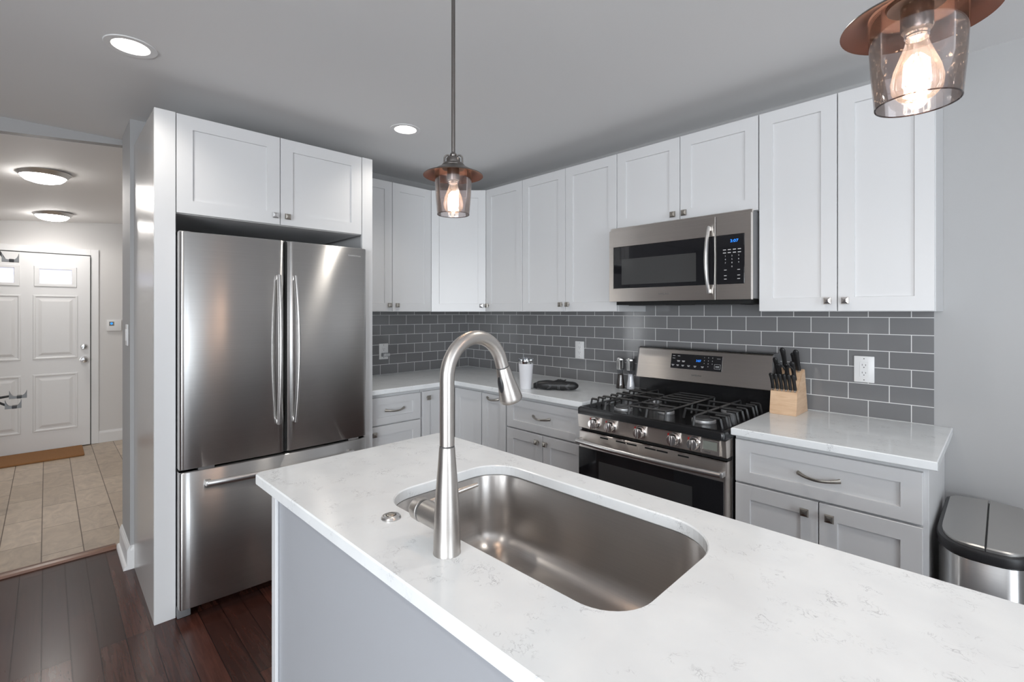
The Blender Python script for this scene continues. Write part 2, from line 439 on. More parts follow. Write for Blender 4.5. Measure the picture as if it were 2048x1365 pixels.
# wall at the camera side with a wide window; wall at the far right with another
fw = MB(); fw.T = Matrix.Rotation(PI/2, 4, 'X')
fw.slab([(-0.5, 0), (X1+.1, 0), (X1+.1, CEIL), (-0.5, CEIL)], [rrect(3.1, 6.4, 0.08, 2.16, 0.001, 1)], 0.0, 0.1, 0)
struct(fw.build('wall_front', M['wall'], loc=(0, Y1, 0), smooth=False))
rw = MB(); rw.T = Matrix.Rotation(PI/2, 4, 'Z') @ Matrix.Rotation(PI/2, 4, 'X')
rw.slab([(Y1-.1, 0), (0.1, 0), (0.1, CEIL), (Y1-.1, CEIL)], [rrect(-3.4, -1.8, 0.35, 2.32, 0.001, 1)], 0.0, 0.1, 0)
struct(rw.build('wall_right', M['wall'], loc=(X1, 0, 0), smooth=False))
struct(MB().box(-0.50, -0.36, -6.1, -4.0, 0, CEIL).build('wall_left_front', M['wall'], smooth=False))
struct(MB().box(HX-.1, -0.50, -4.2, -4.1, 0, 2.62).build('wall_hall_front', M['hallwall'], smooth=False))
struct(MB().box(HX-.1, -0.36, -1.3, -1.2, 0, 2.62).build('wall_hall_back', M['hallwall'], smooth=False))
ew = MB(); ew.T = Matrix.Rotation(PI/2, 4, 'Z') @ Matrix.Rotation(PI/2, 4, 'X')
ew.slab([(-4.2, 0), (-1.2, 0), (-1.2, 2.62), (-4.2, 2.62)], (), 0.0, 0.1, 0)
struct(ew.build('wall_hall_end', M['hallwall'], loc=(HX-.1, 0, 0), smooth=False))
def window(n, wdt, hgt, loc, rz):
    f = MB(); t = .05
    f.box(-wdt/2, wdt/2, -.05, .05, 0, t); f.box(-wdt/2, wdt/2, -.05, .05, hgt-t, hgt)
    for x in (-wdt/2, -t/2, wdt/2-t): f.box(x, x+t, -.04, .04, t, hgt-t)
    f.box(-wdt/2+t, wdt/2-t, -.03, .03, hgt/2-.02, hgt/2+.02)
    o = struct(f.build('window_%d' % n, M['trim'], loc=loc, rot=(0, 0, rz), smooth=False))
    MB().box(-wdt/2+t, wdt/2-t, -.003, .003, t, hgt-t).build('pane', M['pane'], o, smooth=False)
window(1, 3.3, 2.08, (4.75, Y1-.05, 0.08), 0)
window(2, 1.6, 1.97, (X1+.05, -2.6, 0.35), PI/2)

def baseboard(name, x0, x1, loc, rz, h=0.13, shoe=False):
    b = MB(); b.prism([(0, 0), (-.014, 0), (-.014, h-.025), (-.010, h-.012), (-.006, h-.006), (-.005, h), (0, h)], x0, x1)
    if shoe: b.prism([(-.014, 0), (-.030, 0), (-.028, .010), (-.022, .017), (-.014, .019)], x0, x1)
    return struct(b.build(name, M['trim'], loc=loc, rot=(0, 0, rz), smooth=False))
baseboard('baseboard_left', -0.36, 0.014, (0, -2.345, 0), 0, 0.125, True)
baseboard('baseboard_left_end', 0.0, 0.017, (0, -2.345, 0), PI/2, 0.125)
baseboard('baseboard_back', 3.38, X1, (0, 0, 0), 0)
baseboard('baseboard_hall', -2.274, -1.3, (HX, 0, 0), PI/2, 0.125)
baseboard('baseboard_hall_front', -4.1, -3.42, (HX, 0, 0), PI/2, 0.125)
tr = MB(); tr.prism([(-.395, 0), (-.395, .008), (-.380, .016), (-.350, .018), (-.335, .012), (-.33, 0)], -4.1, -2.376, 'xz')
struct(tr.build('trim_1', M['threshold'], smooth=False), 'brown wooden threshold strip between dark planks and beige tiles')

# front door: hung on the hall end wall, front face towards +x.  local x -> +y, local -y -> +x
def front_door():
    d = struct(thing('door_1', 'white six panel front door with two small glass lites', 'door', (HX, -3.272, 0), PI/2)); del d['category']
    W, H = 0.93, 1.972
    b = MB(); px = [(0.115, 0.405), (0.525, 0.815)]
    zs = [(0.22, 0.75), (0.937, 1.54)]
    # slab with a slightly raised-and-recessed moulding for each panel
    b.box(0, W, -.042, -.002, 0.008, H, .002, 1)
    o = b.build('leaf', M['trim'], d, smooth=False)
    for (x0, x1) in px:
        for (z0, z1) in zs:
            p = MB()
            L = [(x0-.02, x1+.02, z0-.02, z1+.02, -.042), (x0-.015, x1+.015, z0-.015, z1+.015, -.049), (x0-.004, x1+.004, z0-.004, z1+.004, -.049), (x0+.004, x1-.004, z0+.004, z1-.004, -.0425),
                 (x0+.02, x1-.02, z0+.02, z1-.02, -.0425), (x0+.045, x1-.045, z0+.045, z1-.045, -.050)]
            p.rects(L).build('door_panel', M['trim'], d, smooth=False)
        x0l, x1l, z0, z1 = x0, x1, 1.665, 1.825
        p = MB(); p.rects([(x0-.012, x1+.012, z0-.022, z1+.022, -.042), (x0-.008, x1+.008, z0-.018, z1+.018, -.052), (x0+.025, x1-.025, z0+.006, z1-.006, -.052), (x0+.03, x1-.03, z0+.012, z1-.012, -.044)], True, False)
        f = p.build('lite_frame', M['trim'], d, smooth=False)
        MB().box(x0+.02, x1-.02, -.046, -.043, z0, z1).build('glass', M['lite'], f, smooth=False)
    for z, nm in ((0.896, 'door_knob'), (1.03, 'deadbolt')):
        k = MB(); k.lathe([(0, .042), (.033, .042), (.033, .050), (.012, .054), (.012, .075), (.028, .082), (.031, .095), (.026, .108), (0, .112)] if nm == 'door_knob' else
                          [(0, .042), (.031, .042), (.031, .052), (.022, .062), (0, .064)], (0.882, 0, z), 24, 'y')
        k.build(nm, M['chrome'], d)
    c = MB(); cw = .062
    c.box(-.012-cw, -.012, -.018, 0.0, 0, H+.012+cw, .003, 1); c.box(W+.008, W+.008+cw, -.018, 0.0, 0, H+.012+cw, .003, 1); c.box(-.012, W+.008, -.018, 0.0, H+.012, H+.012+cw, .003, 1)
    c.build('casing', M['trim'], d, smooth=False)
    MB().box(-.011, W+.007, -.006, 0.0, 0.0, H+.011).build('jamb_shadow_gap', M['slot'], d, smooth=False)
front_door()

# ------------------------------------------------------------------ cabinets
def shaker(b, x0, x1, z0, z1, yb, t=.02, rail=.057, rtb=None, rec=.008, e=.0015):
    r2 = rail if rtb is None else rtb
    yf = yb - t
    b.rects([(x0, x1, z0, z1, yb), (x0, x1, z0, z1, yf+e), (x0+e, x1-e, z0+e, z1-e, yf),
             (x0+rail, x1-rail, z0+r2, z1-r2, yf), (x0+rail+e, x1-rail-e, z0+r2+e, z1-r2-e, yf+rec)])
    return b
def knob(parent, x, y, z, m='knob'):
    k = MB(); k.lathe([(.006, 0), (.006, .012), (.009, .016)], (x, y, z), 12, 'y')
    s = .0145
    k.rects([(x-s*.8, x+s*.8, z-s*.8, z+s*.8, y-.014), (x-s, x+s, z-s, z+s, y-.018), (x-s, x+s, z-s, z+s, y-.022), (x-s*.82, x+s*.82, z-s*.82, z+s*.82, y-.0265), (x-s*.3, x+s*.3, z-s*.3, z+s*.3, y-.0285)])
    return k.build('knob', M[m], parent, smooth=False)
def pull(parent, x, y, z, L=.135):
    k = MB(); n = 18; pts = []; rad = []
    for i in range(n+1):
        u = -1+2*i/n; pts.append((x+u*L/2, y-.004-.026*(1-u*u), z-.008*(1-u*u)+.004)); rad.append(.0038+.0028*abs(u)**3)
    k.tube(pts, rad, 8, 1.0, 1.4)
    for sgn in (-1, 1): k.lathe([(.0055, 0), (.0045, .010)], (x+sgn*(L/2-.006), y, z+.003), 10, 'y')
    return k.build('pull', M['knob'], parent)
G = .0018
def cabinet(label, loc, rz, w_, h, depth, fronts, group, name='wall_cabinet', cat='cabinet', toe=False, footprint=None, bodym='white'):
    c = thing(name, label, cat, loc, rz, group)
    b = MB(); z0 = 0.105 if toe else 0.0
    if footprint: b.slab(footprint, (), z0, h, 0)
    else: b.box(0, w_, -depth, -.002, z0, h, .001, 1)
    b.build('body', M[bodym], c, smooth=False)
    if toe:
        t = MB()
        if footprint: t.slab([(p[0]-(0.07 if p[0] > .5 and p[1] > -.55-.35 and p[0] < .65 else 0), p[1]) for p in footprint], (), 0, z0, 0)
        else: t.box(0.0, w_, -depth+.07, -.002, 0, z0)
        t.build('toe_kick', M['white'], c, smooth=False)
    for f in fronts:
        kind, x0, x1, za, zb = f[:5]; hw = f[5] if len(f) > 5 else None
        b = MB()
        shaker(b, x0+G, x1-G, za+G, zb-G, -depth-.0008, rail=f[6] if len(f) > 6 else .057, rtb=(.045 if kind == 'drawer' else None))
        d = b.build(kind, M['white'], c, smooth=False)
        if hw:
            hk, hx, hz_ = hw[:3]
            if hk == 'knob': knob(d, hx, -depth-.0208, hz_, hw[3] if len(hw) > 3 else 'knob')
            else: pull(d, hx, -depth-.0208, hz_, hw[3] if len(hw) > 3 else .135)
    return c
ZB, ZT = 1.392, 2.298
HU = ZT-ZB; D = .305
GU = 'white shaker wall cabinets'
def ups(x0, x1, lab, doors, h=HU, z=ZB):
    return cabinet(lab, (x0, 0, z), 0, x1-x0, h, D, doors, GU)
ups(.612, .991, 'single-door white wall cabinet just right of the angled corner cabinet', [('door', 0, .379, 0, HU, ('knob', .030, .045))])
ups(.992, 1.753, 'tall two-door white wall cabinet immediately left of the microwave', [('door', 0, .381, 0, HU, ('knob', .353, .045)), ('door', .381, .761, 0, HU, ('knob', .409, .045))])
h4 = ZT-1.858
ups(1.7535, 2.5145, 'short two-door white wall cabinet directly above the microwave', [('door', 0, .3805, 0, h4, ('knob', .350, .038)), ('door', .3805, .761, 0, h4, ('knob', .411, .038))], h4, 1.858)
ups(2.516, 3.125, 'two-door white wall cabinet at the right end of the range wall', [('door', 0, .3045, 0, HU, ('knob', .274, .045, 'knobshine')), ('door', .3045, .609, 0, HU, ('knob', .335, .045, 'knobshine'))])
cabinet('two-door white wall cabinet between the refrigerator surround and the corner', (0, -1.276, ZB), PI/2, .664, HU, D,
        [('door', 0, .337, 0, HU, ('knob', .307, .045)), ('door', .337, .664, 0, HU, ('knob', .367, .045))], GU)
# angled corner wall cabinet
c = thing('corner_wall_cabinet', 'white wall cabinet with its door set diagonally across the corner', 'cabinet', (0, 0, ZB), 0, GU)
MB().slab([(.002, -.002), (.002, -.611), (D, -.611), (.611, -D), (.611, -.002)], (), 0, HU, 0).build('body', M['white'], c, smooth=False)
dl = math.hypot(.611-D, .611-D)
hold = MB(); hold.T = Matrix.Translation((D, -.611, 0)) @ Matrix.Rotation(PI/4, 4, 'Z')
shaker(hold, G+.012, dl-G-.012, G, HU-G, -.001)
dd = hold.build('door', M['white'], c, smooth=False)
kk = knob(dd, 0, 0, 0, 'chrome'); kk.location = (Matrix.Translation((D, -.611, 0)) @ Matrix.Rotation(PI/4, 4, 'Z') @ Vector((dl-.045, -.021, .045))); kk.rotation_euler = (0, 0, PI/4)

# above-fridge cabinet and surround
FD = .679
h5 = ZT-1.842
cabinet('white two-door cabinet above the stainless refrigerator', (0, -2.247, 1.842), PI/2, .902, h5, FD-.021,
        [('door', 0, .449, 0, h5, ('knob', .418, .045, 'chrome'), .062), ('door', .449, .902, 0, h5, ('knob', .48, .045), .062)], 'refrigerator surround joinery', 'over_refrigerator_cabinet')
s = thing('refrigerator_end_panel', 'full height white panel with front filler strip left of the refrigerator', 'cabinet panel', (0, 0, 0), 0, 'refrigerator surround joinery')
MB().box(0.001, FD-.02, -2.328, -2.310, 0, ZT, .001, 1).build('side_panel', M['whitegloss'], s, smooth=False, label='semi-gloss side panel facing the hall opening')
MB().box(FD-.0195, FD, -2.328, -2.249, 0, ZT, .001, 1).build('filler_strip', M['white'], s, smooth=False)
s = thing('refrigerator_end_panel', 'full height narrow white panel right of the refrigerator, beside the tiled backsplash', 'cabinet panel', (0, 0, 0), 0, 'refrigerator surround joinery')
MB().box(0.001, FD-.02, -1.296, -1.278, 0, ZT, .001, 1).build('side_panel', M['white'], s, smooth=False)
MB().box(FD-.0195, FD, -1.343, -1.278, 0, ZT, .001, 1).build('filler_strip', M['white'], s, smooth=False)

# base cabinets
ZC, ZU = .914, .884
HB = ZU-.002
GB = 'white shaker base cabinets'
cabinet('white base cabinet with drawer over doors between refrigerator panel and corner', (0, -1.277, 0), PI/2, .382, HB, .60,
        [('drawer', .005, .377, .69, .862, ('pull', .18, .775)), ('door', .005, .377, .11, .685, ('knob', .035, .64))], GB, 'base_cabinet', toe=True)
c = thing('corner_base_cabinet', 'white corner base cabinet with two plain doors meeting in the corner', 'cabinet', (0, 0, 0), 0, GB)
MB().slab([(.002, -.002), (.002, -.894), (.60, -.894), (.60, -.60), (.906, -.60), (.906, -.002)], (), .105, HB, 0).build('body', M['white'], c, smooth=False)
MB().slab([(.002, -.002), (.002, -.894), (.53, -.894), (.53, -.53), (.906, -.53), (.906, -.002)], (), 0, .105, 0).build('toe_kick', M['white'], c, smooth=False)
for (o_, rz, x0, x1, hw) in (((0, -.894, 0), PI/2, .008, .272, ('knob', .045, .82)), ((.60, 0, 0), 0, .022, .302, None)):
    b = MB(); T = Matrix.Translation(o_) @ Matrix.Rotation(rz, 4, 'Z'); b.T = T
    shaker(b, x0, x1, .11, .862, -.6008)
    d = b.build('door', M['white'], c, smooth=False)
    if hw:
        kk = knob(d, 0, 0, 0); kk.location = T @ Vector((hw[1], -.621, hw[2])); kk.rotation_euler = (0, 0, rz)
cabinet('narrow white pull-out base cabinet with one bow handle near the corner', (.908, 0, 0), 0, .232, HB, .60,
        [('door', .002, .23, .11, .862, ('pull', .116, .833, .11), .052)], GB, 'base_cabinet', toe=True)
cabinet('white base cabinet with drawer over two doors left of the gas range', (1.142, 0, 0), 0, .61, HB, .60,
        [('drawer', .004, .606, .682, .862, ('pull', .30, .775)), ('door', .004, .305, .11, .677, ('knob', .272, .635)), ('door', .305, .606, .11, .677, ('knob', .338, .635))], GB, 'base_cabinet', toe=True)
cabinet('white base cabinet with drawer over two doors right of the gas range', (2.518, 0, 0), 0, .612, HB, .60,
        [('drawer', .004, .600, .690, .866, ('pull', .305, .776)), ('door', .004, .304, .11, .685, ('knob', .262, .640)), ('door', .304, .600, .11, .685, ('knob', .342, .640))], GB, 'base_cabinet', toe=True)

# countertops
CT = [(.003, -.003), (.003, -1.2765), (.650, -1.2765), (.650, -.650), (1.7535, -.650), (1.7535, -.003)]
tag(MB().slab(CT, (), ZU, ZC, .003).build('countertop', M['quartz'], smooth=False), 'L-shaped speckled white quartz worktop running through the tiled corner', 'countertop', 'quartz worktops')
tag(MB().slab([(2.517, -.003), (3.155, -.003), (3.155, -.650), (2.517, -.650)][::-1], (), ZU, ZC, .003).build('countertop', M['quartz'], smooth=False), 'short quartz worktop right of the gas range under the knife block', 'countertop', 'quartz worktops')

# tiled backsplashes
tag(MB().slab([(.001, .9145), (3.097, .9145), (3.097, 1.46), (.001, 1.46)], (), 0, .008, 0).build('tile_backsplash', M['tile'], rot=(PI/2, 0, 0), smooth=False,
    uv=lambda c: (c.x-2.648+.1505*20, c.y-.9145)), 'grey glass subway tiles with pale grout along the range wall', 'backsplash', 'subway tile backsplashes')
tag(MB().slab([(-1.276, .9145), (-.009, .9145), (-.009, 1.3915), (-1.276, 1.3915)], (), 0, .008, 0).build('tile_backsplash', M['tile'], rot=(PI/2, 0, PI/2), smooth=False,
    uv=lambda c: (c.x+.1505*20+.03, c.y-.9145)), 'grey glass subway tiles on the short wall beside the refrigerator', 'backsplash', 'subway tile backsplashes')
bpy.data.objects['tile_backsplash'].location = (0, 0, 0)

# ------------------------------------------------------------------ island
IR = 0.016
ISL = (1.756, -2.231)
IW = .677; IL = 2.35
SKX0, SKX1, SKY0, SKY1 = .425, 1.143, .172, .583
hole = rrect(SKX0, SKX1, SKY0, SKY1, [.085, .125, .10, .095], 10)
isl = thing('kitchen_island', 'grey kitchen island base under the white quartz worktop', 'kitchen island', (ISL[0], ISL[1], 0), IR)
b = MB(); b.box(.075, IL-.06, .04, .058, 0, HB); b.box(.075, IL-.06, IW-.05, IW-.032, 0, HB); b.box(.075, .093, .058, IW-.05, 0, HB); b.box(IL-.078, IL-.06, .058, IW-.05, 0, HB)
b.build('base_panels', M['island'], isl, smooth=False)
MB().box(.060, .092, .030, .0395, 0, HB, .002, 1).build('corner_trim', M['islandtrim'], isl, smooth=False)
tag(MB().slab(rrect(0, IL, 0, IW, .022, 6), [hole], ZU, ZC, .003).build('island_countertop', M['quartz'], loc=(ISL[0], ISL[1], 0), rot=(0, 0, IR), smooth=False),
    'long white quartz island worktop with sink cutout in the foreground', 'countertop')
# undermount sink
sk = thing('undermount_sink', 'deep single-bowl stainless steel sink set under the island worktop', 'sink', (ISL[0], ISL[1], 0), IR)
def srim(d, z, rr=0.0):
    return [(x, y, z) for x, y in rrect(SKX0-d, SKX1+d, SKY0-d, SKY1+d, [max(.02, .085+d+rr), max(.02, .125+d+rr), max(.02, .10+d+rr), max(.02, .095+d+rr)], 10)]
b = MB(); zt = ZU-.001; dp = .215; fr = .055
R = [srim(.022, zt), srim(.003, zt), srim(.001, zt-.004), srim(-.001, zt-dp+fr)]
for i in range(1, 8):
    a = PI/2*i/7; R.append(srim(-.001-fr*(1-math.cos(a)), zt-dp+fr*(1-math.sin(a))))
R.append(srim(-.13, zt-dp-.004))
b.rings(R, True, False, True)
b.build('bowl', M['sink'], sk, angle=60)
MB().lathe([(.055, 0), (.055, .003), (.042, .004), (.036, -.001), (0, -.001)], ((SKX0+SKX1)/2, (SKY0+SKY1)/2+.02, zt-dp-.004), 28).build('drain', M['chrome'], sk)

# faucet (local +y = over the sink)
fx = thing('kitchen_faucet', 'tall brushed nickel gooseneck faucet with pull-down spray head', 'faucet', (2.532, -2.101, ZC), IR)
b = MB(); b.lathe([(.0275, 0), (.0275, .002), (.0268, .004), (.0262, .05), (.0245, .09), (.021, .14), (.0175, .18), (.0155, .207), (.0148, .209)], seg=40); b.build('body', M['faucet'], fx)
MB().lathe([(.0147, .2092), (.0147, .2115)], seg=32).build('joint_ring', M['slot'], fx)
pts = [(0, 0, .212), (0, 0, .25), (0, 0, .30), (0, 0, .335)]
R0 = .0755; cz = .345
for i in range(0, 25):
    a = PI - i/24*math.radians(163); pts.append((0, R0+R0*math.cos(a), cz+R0*1.03*math.sin(a)))
e = Vector(pts[-1]); t_ = (Vector(pts[-1])-Vector(pts[-2])).normalized()
pts.append(tuple(e+t_*.012))
b = MB(); b.tube(pts, .0146, 24, up=(1, 0, 0)); b.build('neck', M['faucet'], fx, angle=60)
e = Vector(pts[-1]); hd = t_
sp = [e+hd*.0005, e+hd*.003]; b = MB(); b.tube([tuple(p) for p in sp], .0135, 24, up=(1, 0, 0)); b.build('spray_seam', M['slot'], fx)
L_ = [(.003, .0142), (.006, .0155), (.03, .0185), (.055, .0225), (.074, .0258), (.080, .026), (.0835, .024)]
b = MB(); b.tube([tuple(e+hd*l) for l, r in L_], [r for l, r in L_], 32, up=(1, 0, 0)); hdob = b.build('spray_head', M['faucet'], fx, angle=50)
b = MB(); b.tube([tuple(e+hd*.0836), tuple(e+hd*.085)], .021, 24, up=(1, 0, 0)); b.build('spray_face', M['greyplastic'], hdob)
nrm = Vector((0, -hd.z, hd.y)).normalized()      # side of the head that faces back to the body
if nrm.y > 0: nrm = -nrm
bt = MB(); cc = e+hd*.038+nrm*.0178
for k in range(1): 
    t = bmesh.new(); bmesh.ops.create_uvsphere(t, u_segments=20, v_segments=12, radius=1)
    ax = Matrix((Vector((1, 0, 0)), hd+nrm*.12, nrm)).transposed().to_4x4()
    bt.take(t, Matrix.Translation(cc) @ ax @ Matrix.Diagonal((.0085, .021, .0045, 1)))
bt.build('spray_button', M['blackplastic'], hdob, label='black oval spray mode button')
b = MB(); b.lathe([(.0235, -.072), (.0235, -.02), (.0235, 0)], (0, 0, .060), 32, 'x'); b.build('valve_barrel', M['faucet'], fx)
MB().lathe([(.0218, -.079), (.0218, -.0722)], (0, 0, .060), 24, 'x').build('valve_gap', M['slot'], fx)
b = MB(); b.lathe([(.012, -.108), (.020, -.106), (.0235, -.099), (.0240, -.080), (.022, -.079)], (0, 0, .060), 32, 'x'); cap = b.build('handle_cap', M['faucet'], fx)
MB().tube([(-.090, .015, .066), (-.078, .06, .075), (-.055, .128, .088)], [.0075, .0065, .0045], 14, up=(1, 0, 0)).build('lever', M['faucet'], cap)

# disposal air switch
a_ = thing('air_switch_button', 'round chrome disposal push button set in the island worktop left of faucet', 'button', (2.314, -2.099, ZC), 0)
MB().lathe([(0, 0), (.0225, 0), (.0228, .002), (.020, .006), (.012, .0078), (.0115, .0065), (0, .0065)], seg=36).build('escutcheon', M['handle'], a_)
MB().lathe([(0, .0066), (.0105, .0066), (.0105, .009), (.008, .0105), (0, .011)], seg=28).build('push_button', M['knob'], a_)

# ------------------------------------------------------------------ refrigerator (local: front = -y, x along +y world)
FR = thing('refrigerator', 'stainless steel french-door refrigerator with bottom freezer drawer', 'refrigerator', (0, -2.2445, 0), PI/2)
FW = .896
MB().box(0, FW, -.66, -.03, .03, 1.745, .004, 1).build('cabinet_body', M['darkside'], FR, smooth=False)
def bowed(x0, x1, z0, z1, yb, yf, bow, cxm, half, r=.012, nx=22, endl=True, endr=True):
    """door skin: flat back at yb, front bowed outward, rounded vertical edges"""
    b = MB(); prof = []
    for i in range(nx+1):
        x = x0+(x1-x0)*i/nx; u = (x-cxm)/half
        y = yf - bow*(1-u*u)
        prof.append((x, y))
    # round the outer edges
    P = [(x0, yb), (x0, prof[0][1]+.012)]
    if endl: P += [(x0+.0035, prof[0][1]+.0035), (x0+.012, prof[0][1]-.0005)]
    P += [p for p in prof if (p[0] > x0+(.02 if endl else .001)) and (p[0] < x1-(.02 if endr else .001))]
    if endr: P += [(x1-.012, prof[-1][1]-.0005), (x1-.0035, prof[-1][1]+.0035)]
    P += [(x1, prof[-1][1]+.012), (x1, yb)]
    z = [(z0, .004), (z0+.004, 0), (z1-.004, 0), (z1, .004)]
    b.rings([[(p[0], p[1]+(ins if p[1] < yb-.001 else 0), zz) for p in P] for zz, ins in z])
    return b
hx = FW/2
for nm, x0, x1 in (('door', .0, hx-.003), ('door', hx+.003, FW)):
    el = x0 == 0
    d = bowed(x0, x1, .680, 1.752, -.672, -.741, .017, FW/2, FW/2, endl=el, endr=not el).build(nm, M['fridge'], FR, angle=50)
    xh = hx + (-.040 if el else .040); sg = -1 if el else 1
    n = 20; pts = []; 
    for i in range(n+1):
        u = -1+2*i/n; pts.append((xh+sg*.004*(1-u*u), -.772-.036*(1-u*u), 1.202+u*.372))
    b = MB(); b.tube(pts, .0115, 14, 1.25, .8, up=(1, 0, 0))
    for zz in (-.36, .36): b.box(xh-.012, xh+.012, -.775, -.752, 1.202+zz-.012, 1.202+zz+.012, .003)
    b.build('handle', M['handle'], d, angle=60)
d = bowed(0, FW, .052, .668, -.672, -.741, .017, FW/2, FW/2).build('freezer_drawer', M['fridge'], FR, angle=50)
n = 24; pts = [(.10+(FW-.20)*i/n, -.782-.030*(1-(2*i/n-1)**2), .610) for i in range(n+1)]
b = MB(); b.tube(pts, .0115, 14, .8, 1.25, up=(0, 0, 1))
for xx in (.105, FW-.105): b.box(xx-.012, xx+.012, -.785, -.746, .598, .622, .003)
b.build('handle', M['handle'], d, angle=60)
MB().box(.002, FW-.002, -.70, -.665, .668, .680).build('door_gap', M['blackgap'], FR, smooth=False)
MB().box(hx-.0045, hx+.0045, -.7545, -.67, .684, 1.748).build('door_gap_shade', M['blackgap'], FR, smooth=False)  # black strip stands in for the shade between the doors
for xa, xb in ((.004, .05), (FW-.05, FW-.004)): MB().box(xa, xb, -.70, -.60, 1.746, 1.760, .003).build('hinge_cover', M['greyplastic'], FR)
for xa, xb in ((.07, .135), (FW-.11, FW-.05)): MB().box(xa, xb, -.742, -.70, .669, .679).build('lower_hinge', M['handle'], FR, smooth=False)
b = MB(); b.box(.0, FW, -.64, -.05, .012, .05); b.build('kick_grille', M['blackgap'], FR, smooth=False)
for xa, xb in ((-.002, .05), (FW-.05, FW+.002)): MB().box(xa, xb, -.70, -.6, .0, .05, .004).build('leveling_foot', M['greyplastic'], FR)
text('logo', 'SAMSUNG', .014, M['logolight'], FR, (.82, -.7475, 1.706), .075, rot=(PI/2, 0, math.radians(3)))

# ------------------------------------------------------------------ microwave
MW = thing('microwave', 'stainless steel over-the-range microwave with black glass door window', 'microwave', (1.756, 0, 1.447), 0)
mw, mh = .755, .409
MB().box(0, mw, -.382, -.010, .004, mh-.004, .003, 1).build('housing', M['greyplastic'], MW, smooth=False)
def frame(b, x0, x1, z0, z1, a0, a1, c0, c1, yb, yf, r=.006):
    b.rects([(x0, x1, z0, z1, yb), (x0, x1, z0, z1, yf+.001), (x0+.001, x1-.001, z0+.001, z1-.001, yf), (a0, a1, c0, c1, yf), (a0+.001, a1-.001, c0+.001, c1-.001, yf+.004)], False, True)
b = MB(); frame(b, 0, .594, 0, mh-.016, .028, .590, .072, .302, -.382, -.405); dd = b.build('door', M['steel'], MW, smooth=False)
MB().box(.029, .592, -.4035, -.400, .073, .301, .001, 1).build('window', M['blackglass'], dd, smooth=False)
MB().box(.080, .500, -.4042, -.4036, .092, .232).build('inner_window', M['inglass'], dd, smooth=False)
b = MB(); pts = []
for i in range(21):
    u = -1+2*i/20; pts.append((.568, -.418-.030*(1-u*u), .190+u*.158))
b.tube(pts, [.008+.004*(1-abs(-1+2*i/20)**2) for i in range(21)], 14, 1.0, .8, up=(1, 0, 0))
for zz in (-.148, .148): b.box(.560, .576, -.425, -.404, .19+zz-.010, .19+zz+.010, .003)
b.build('handle', M['handle'], dd, angle=60)
b = MB(); frame(b, .597, mw, 0, mh-.016, .599, .727, .072, .302, -.382, -.405); cp = b.build('control_panel', M['steel'], MW, smooth=False)
MB().box(.599, .726, -.4045, -.401, .073, .301, .002, 2).build('keypad', M['blackglass'], cp, smooth=False)
text('clock', '3:07', .019, M['blue'], cp, (.681, -.4052, .271), .036, bold=.0002)
b = MB()
for r, zz in enumerate((.232, .218)):
    for cx in (.637, .659, .682, .704): b.box(cx-.007, cx+.007, -.4050, -.4046, zz-.0018, zz+.0018)
for r, zz in enumerate((.138, .112, .096)):
    for cx in ((.641, .701) if r else (.641, .701)): b.box(cx-.006, cx+.006, -.4050, -.4046, zz-.0014, zz+.0014)
b.build('key_markings', M['print'], cp, smooth=False)
for i, ch in enumerate('1234567890'):
    cx = (.641, .671, .701)[i % 3] if ch != '0' else .671
    text('key_number', ch, .0095, M['print'], cp, (cx, -.4050, (.203, .187, .171)[i//3] if ch != '0' else .153))
text('logo', 'SAMSUNG', .011, M['logo'], MW, (.33, -.4054, .036), .056)
MB().box(.0, mw, -.39, -.372, mh-.015, mh, .001, 1).build('top_vent', M['steel'], MW, smooth=False)
b = MB(); b.box(.02, mw-.02, -.36, -.03, -.018, .003); b.build('bottom_tray', M['blackgap'], MW, smooth=False)
for xa, xb in ((.08, .30), (.46, .68)): MB().box(xa, xb, -.33, -.16, -.022, -.019).build('grease_filter', M['coil'], MW, smooth=False)

# ------------------------------------------------------------------ gas range
RG = thing('gas_range', 'freestanding stainless steel gas range with black cooktop and five burners', 'range', (1.7565, 0, 0), 0)
rw_ = .756
MB().box(0, rw_, -.62, -.05, .02, .865, .002, 1).build('chassis', M['black'], RG, smooth=False)
b = MB(); b.prism([(-.62, .09), (-.672, .09), (-.676, .10), (-.676, .205), (-.672, .21), (-.62, .21)], .003, rw_-.003); b.build('storage_drawer', M['steel'], RG, smooth=False)
for fx_, fy_ in ((.06, -.6), (.66, -.6), (.06, -.12), (.66, -.12)): MB().box(fx_, fx_+.04, fy_, fy_+.04, 0, .02).build('foot', M['blackplastic'], RG)
# oven door
b = MB(); b.rects([(.001, rw_-.001, .220, .774, -.62), (.001, rw_-.001, .220, .774, -.674), (.005, rw_-.005, .224, .770, -.680)]); od = b.build('oven_door', M['steel'], RG, smooth=False)
MB().box(.001, rw_-.012, -.6835, -.6795, .235, .692, .001, 1).build('door_glass', M['blackglass'], od, smooth=False)
MB().box(.127, .612, -.6842, -.6836, .33, .640).build('door_window', M['inglass'], od, smooth=False)
for x0, x1 in ((.133, .180), (.226, .279), (.287, .340), (.383, .439), (.442, .497), (.545, .595)): MB().box(x0, x1, -.6808, -.6795, .757, .764, .001, 1).build('vent_slot', M['blackgap'], od, smooth=False)
n = 24; pts = [(.012+(rw_-.024)*i/n, -.712-.022*(1-(2*i/n-1)**2), .728) for i in range(n+1)]
b = MB(); b.tube(pts, .0125, 16)
for xx in (.014, rw_-.014): b.box(xx-.010, xx+.010, -.715, -.679, .716, .740, .003)
b.build('handle', M['handle'], od, angle=60)
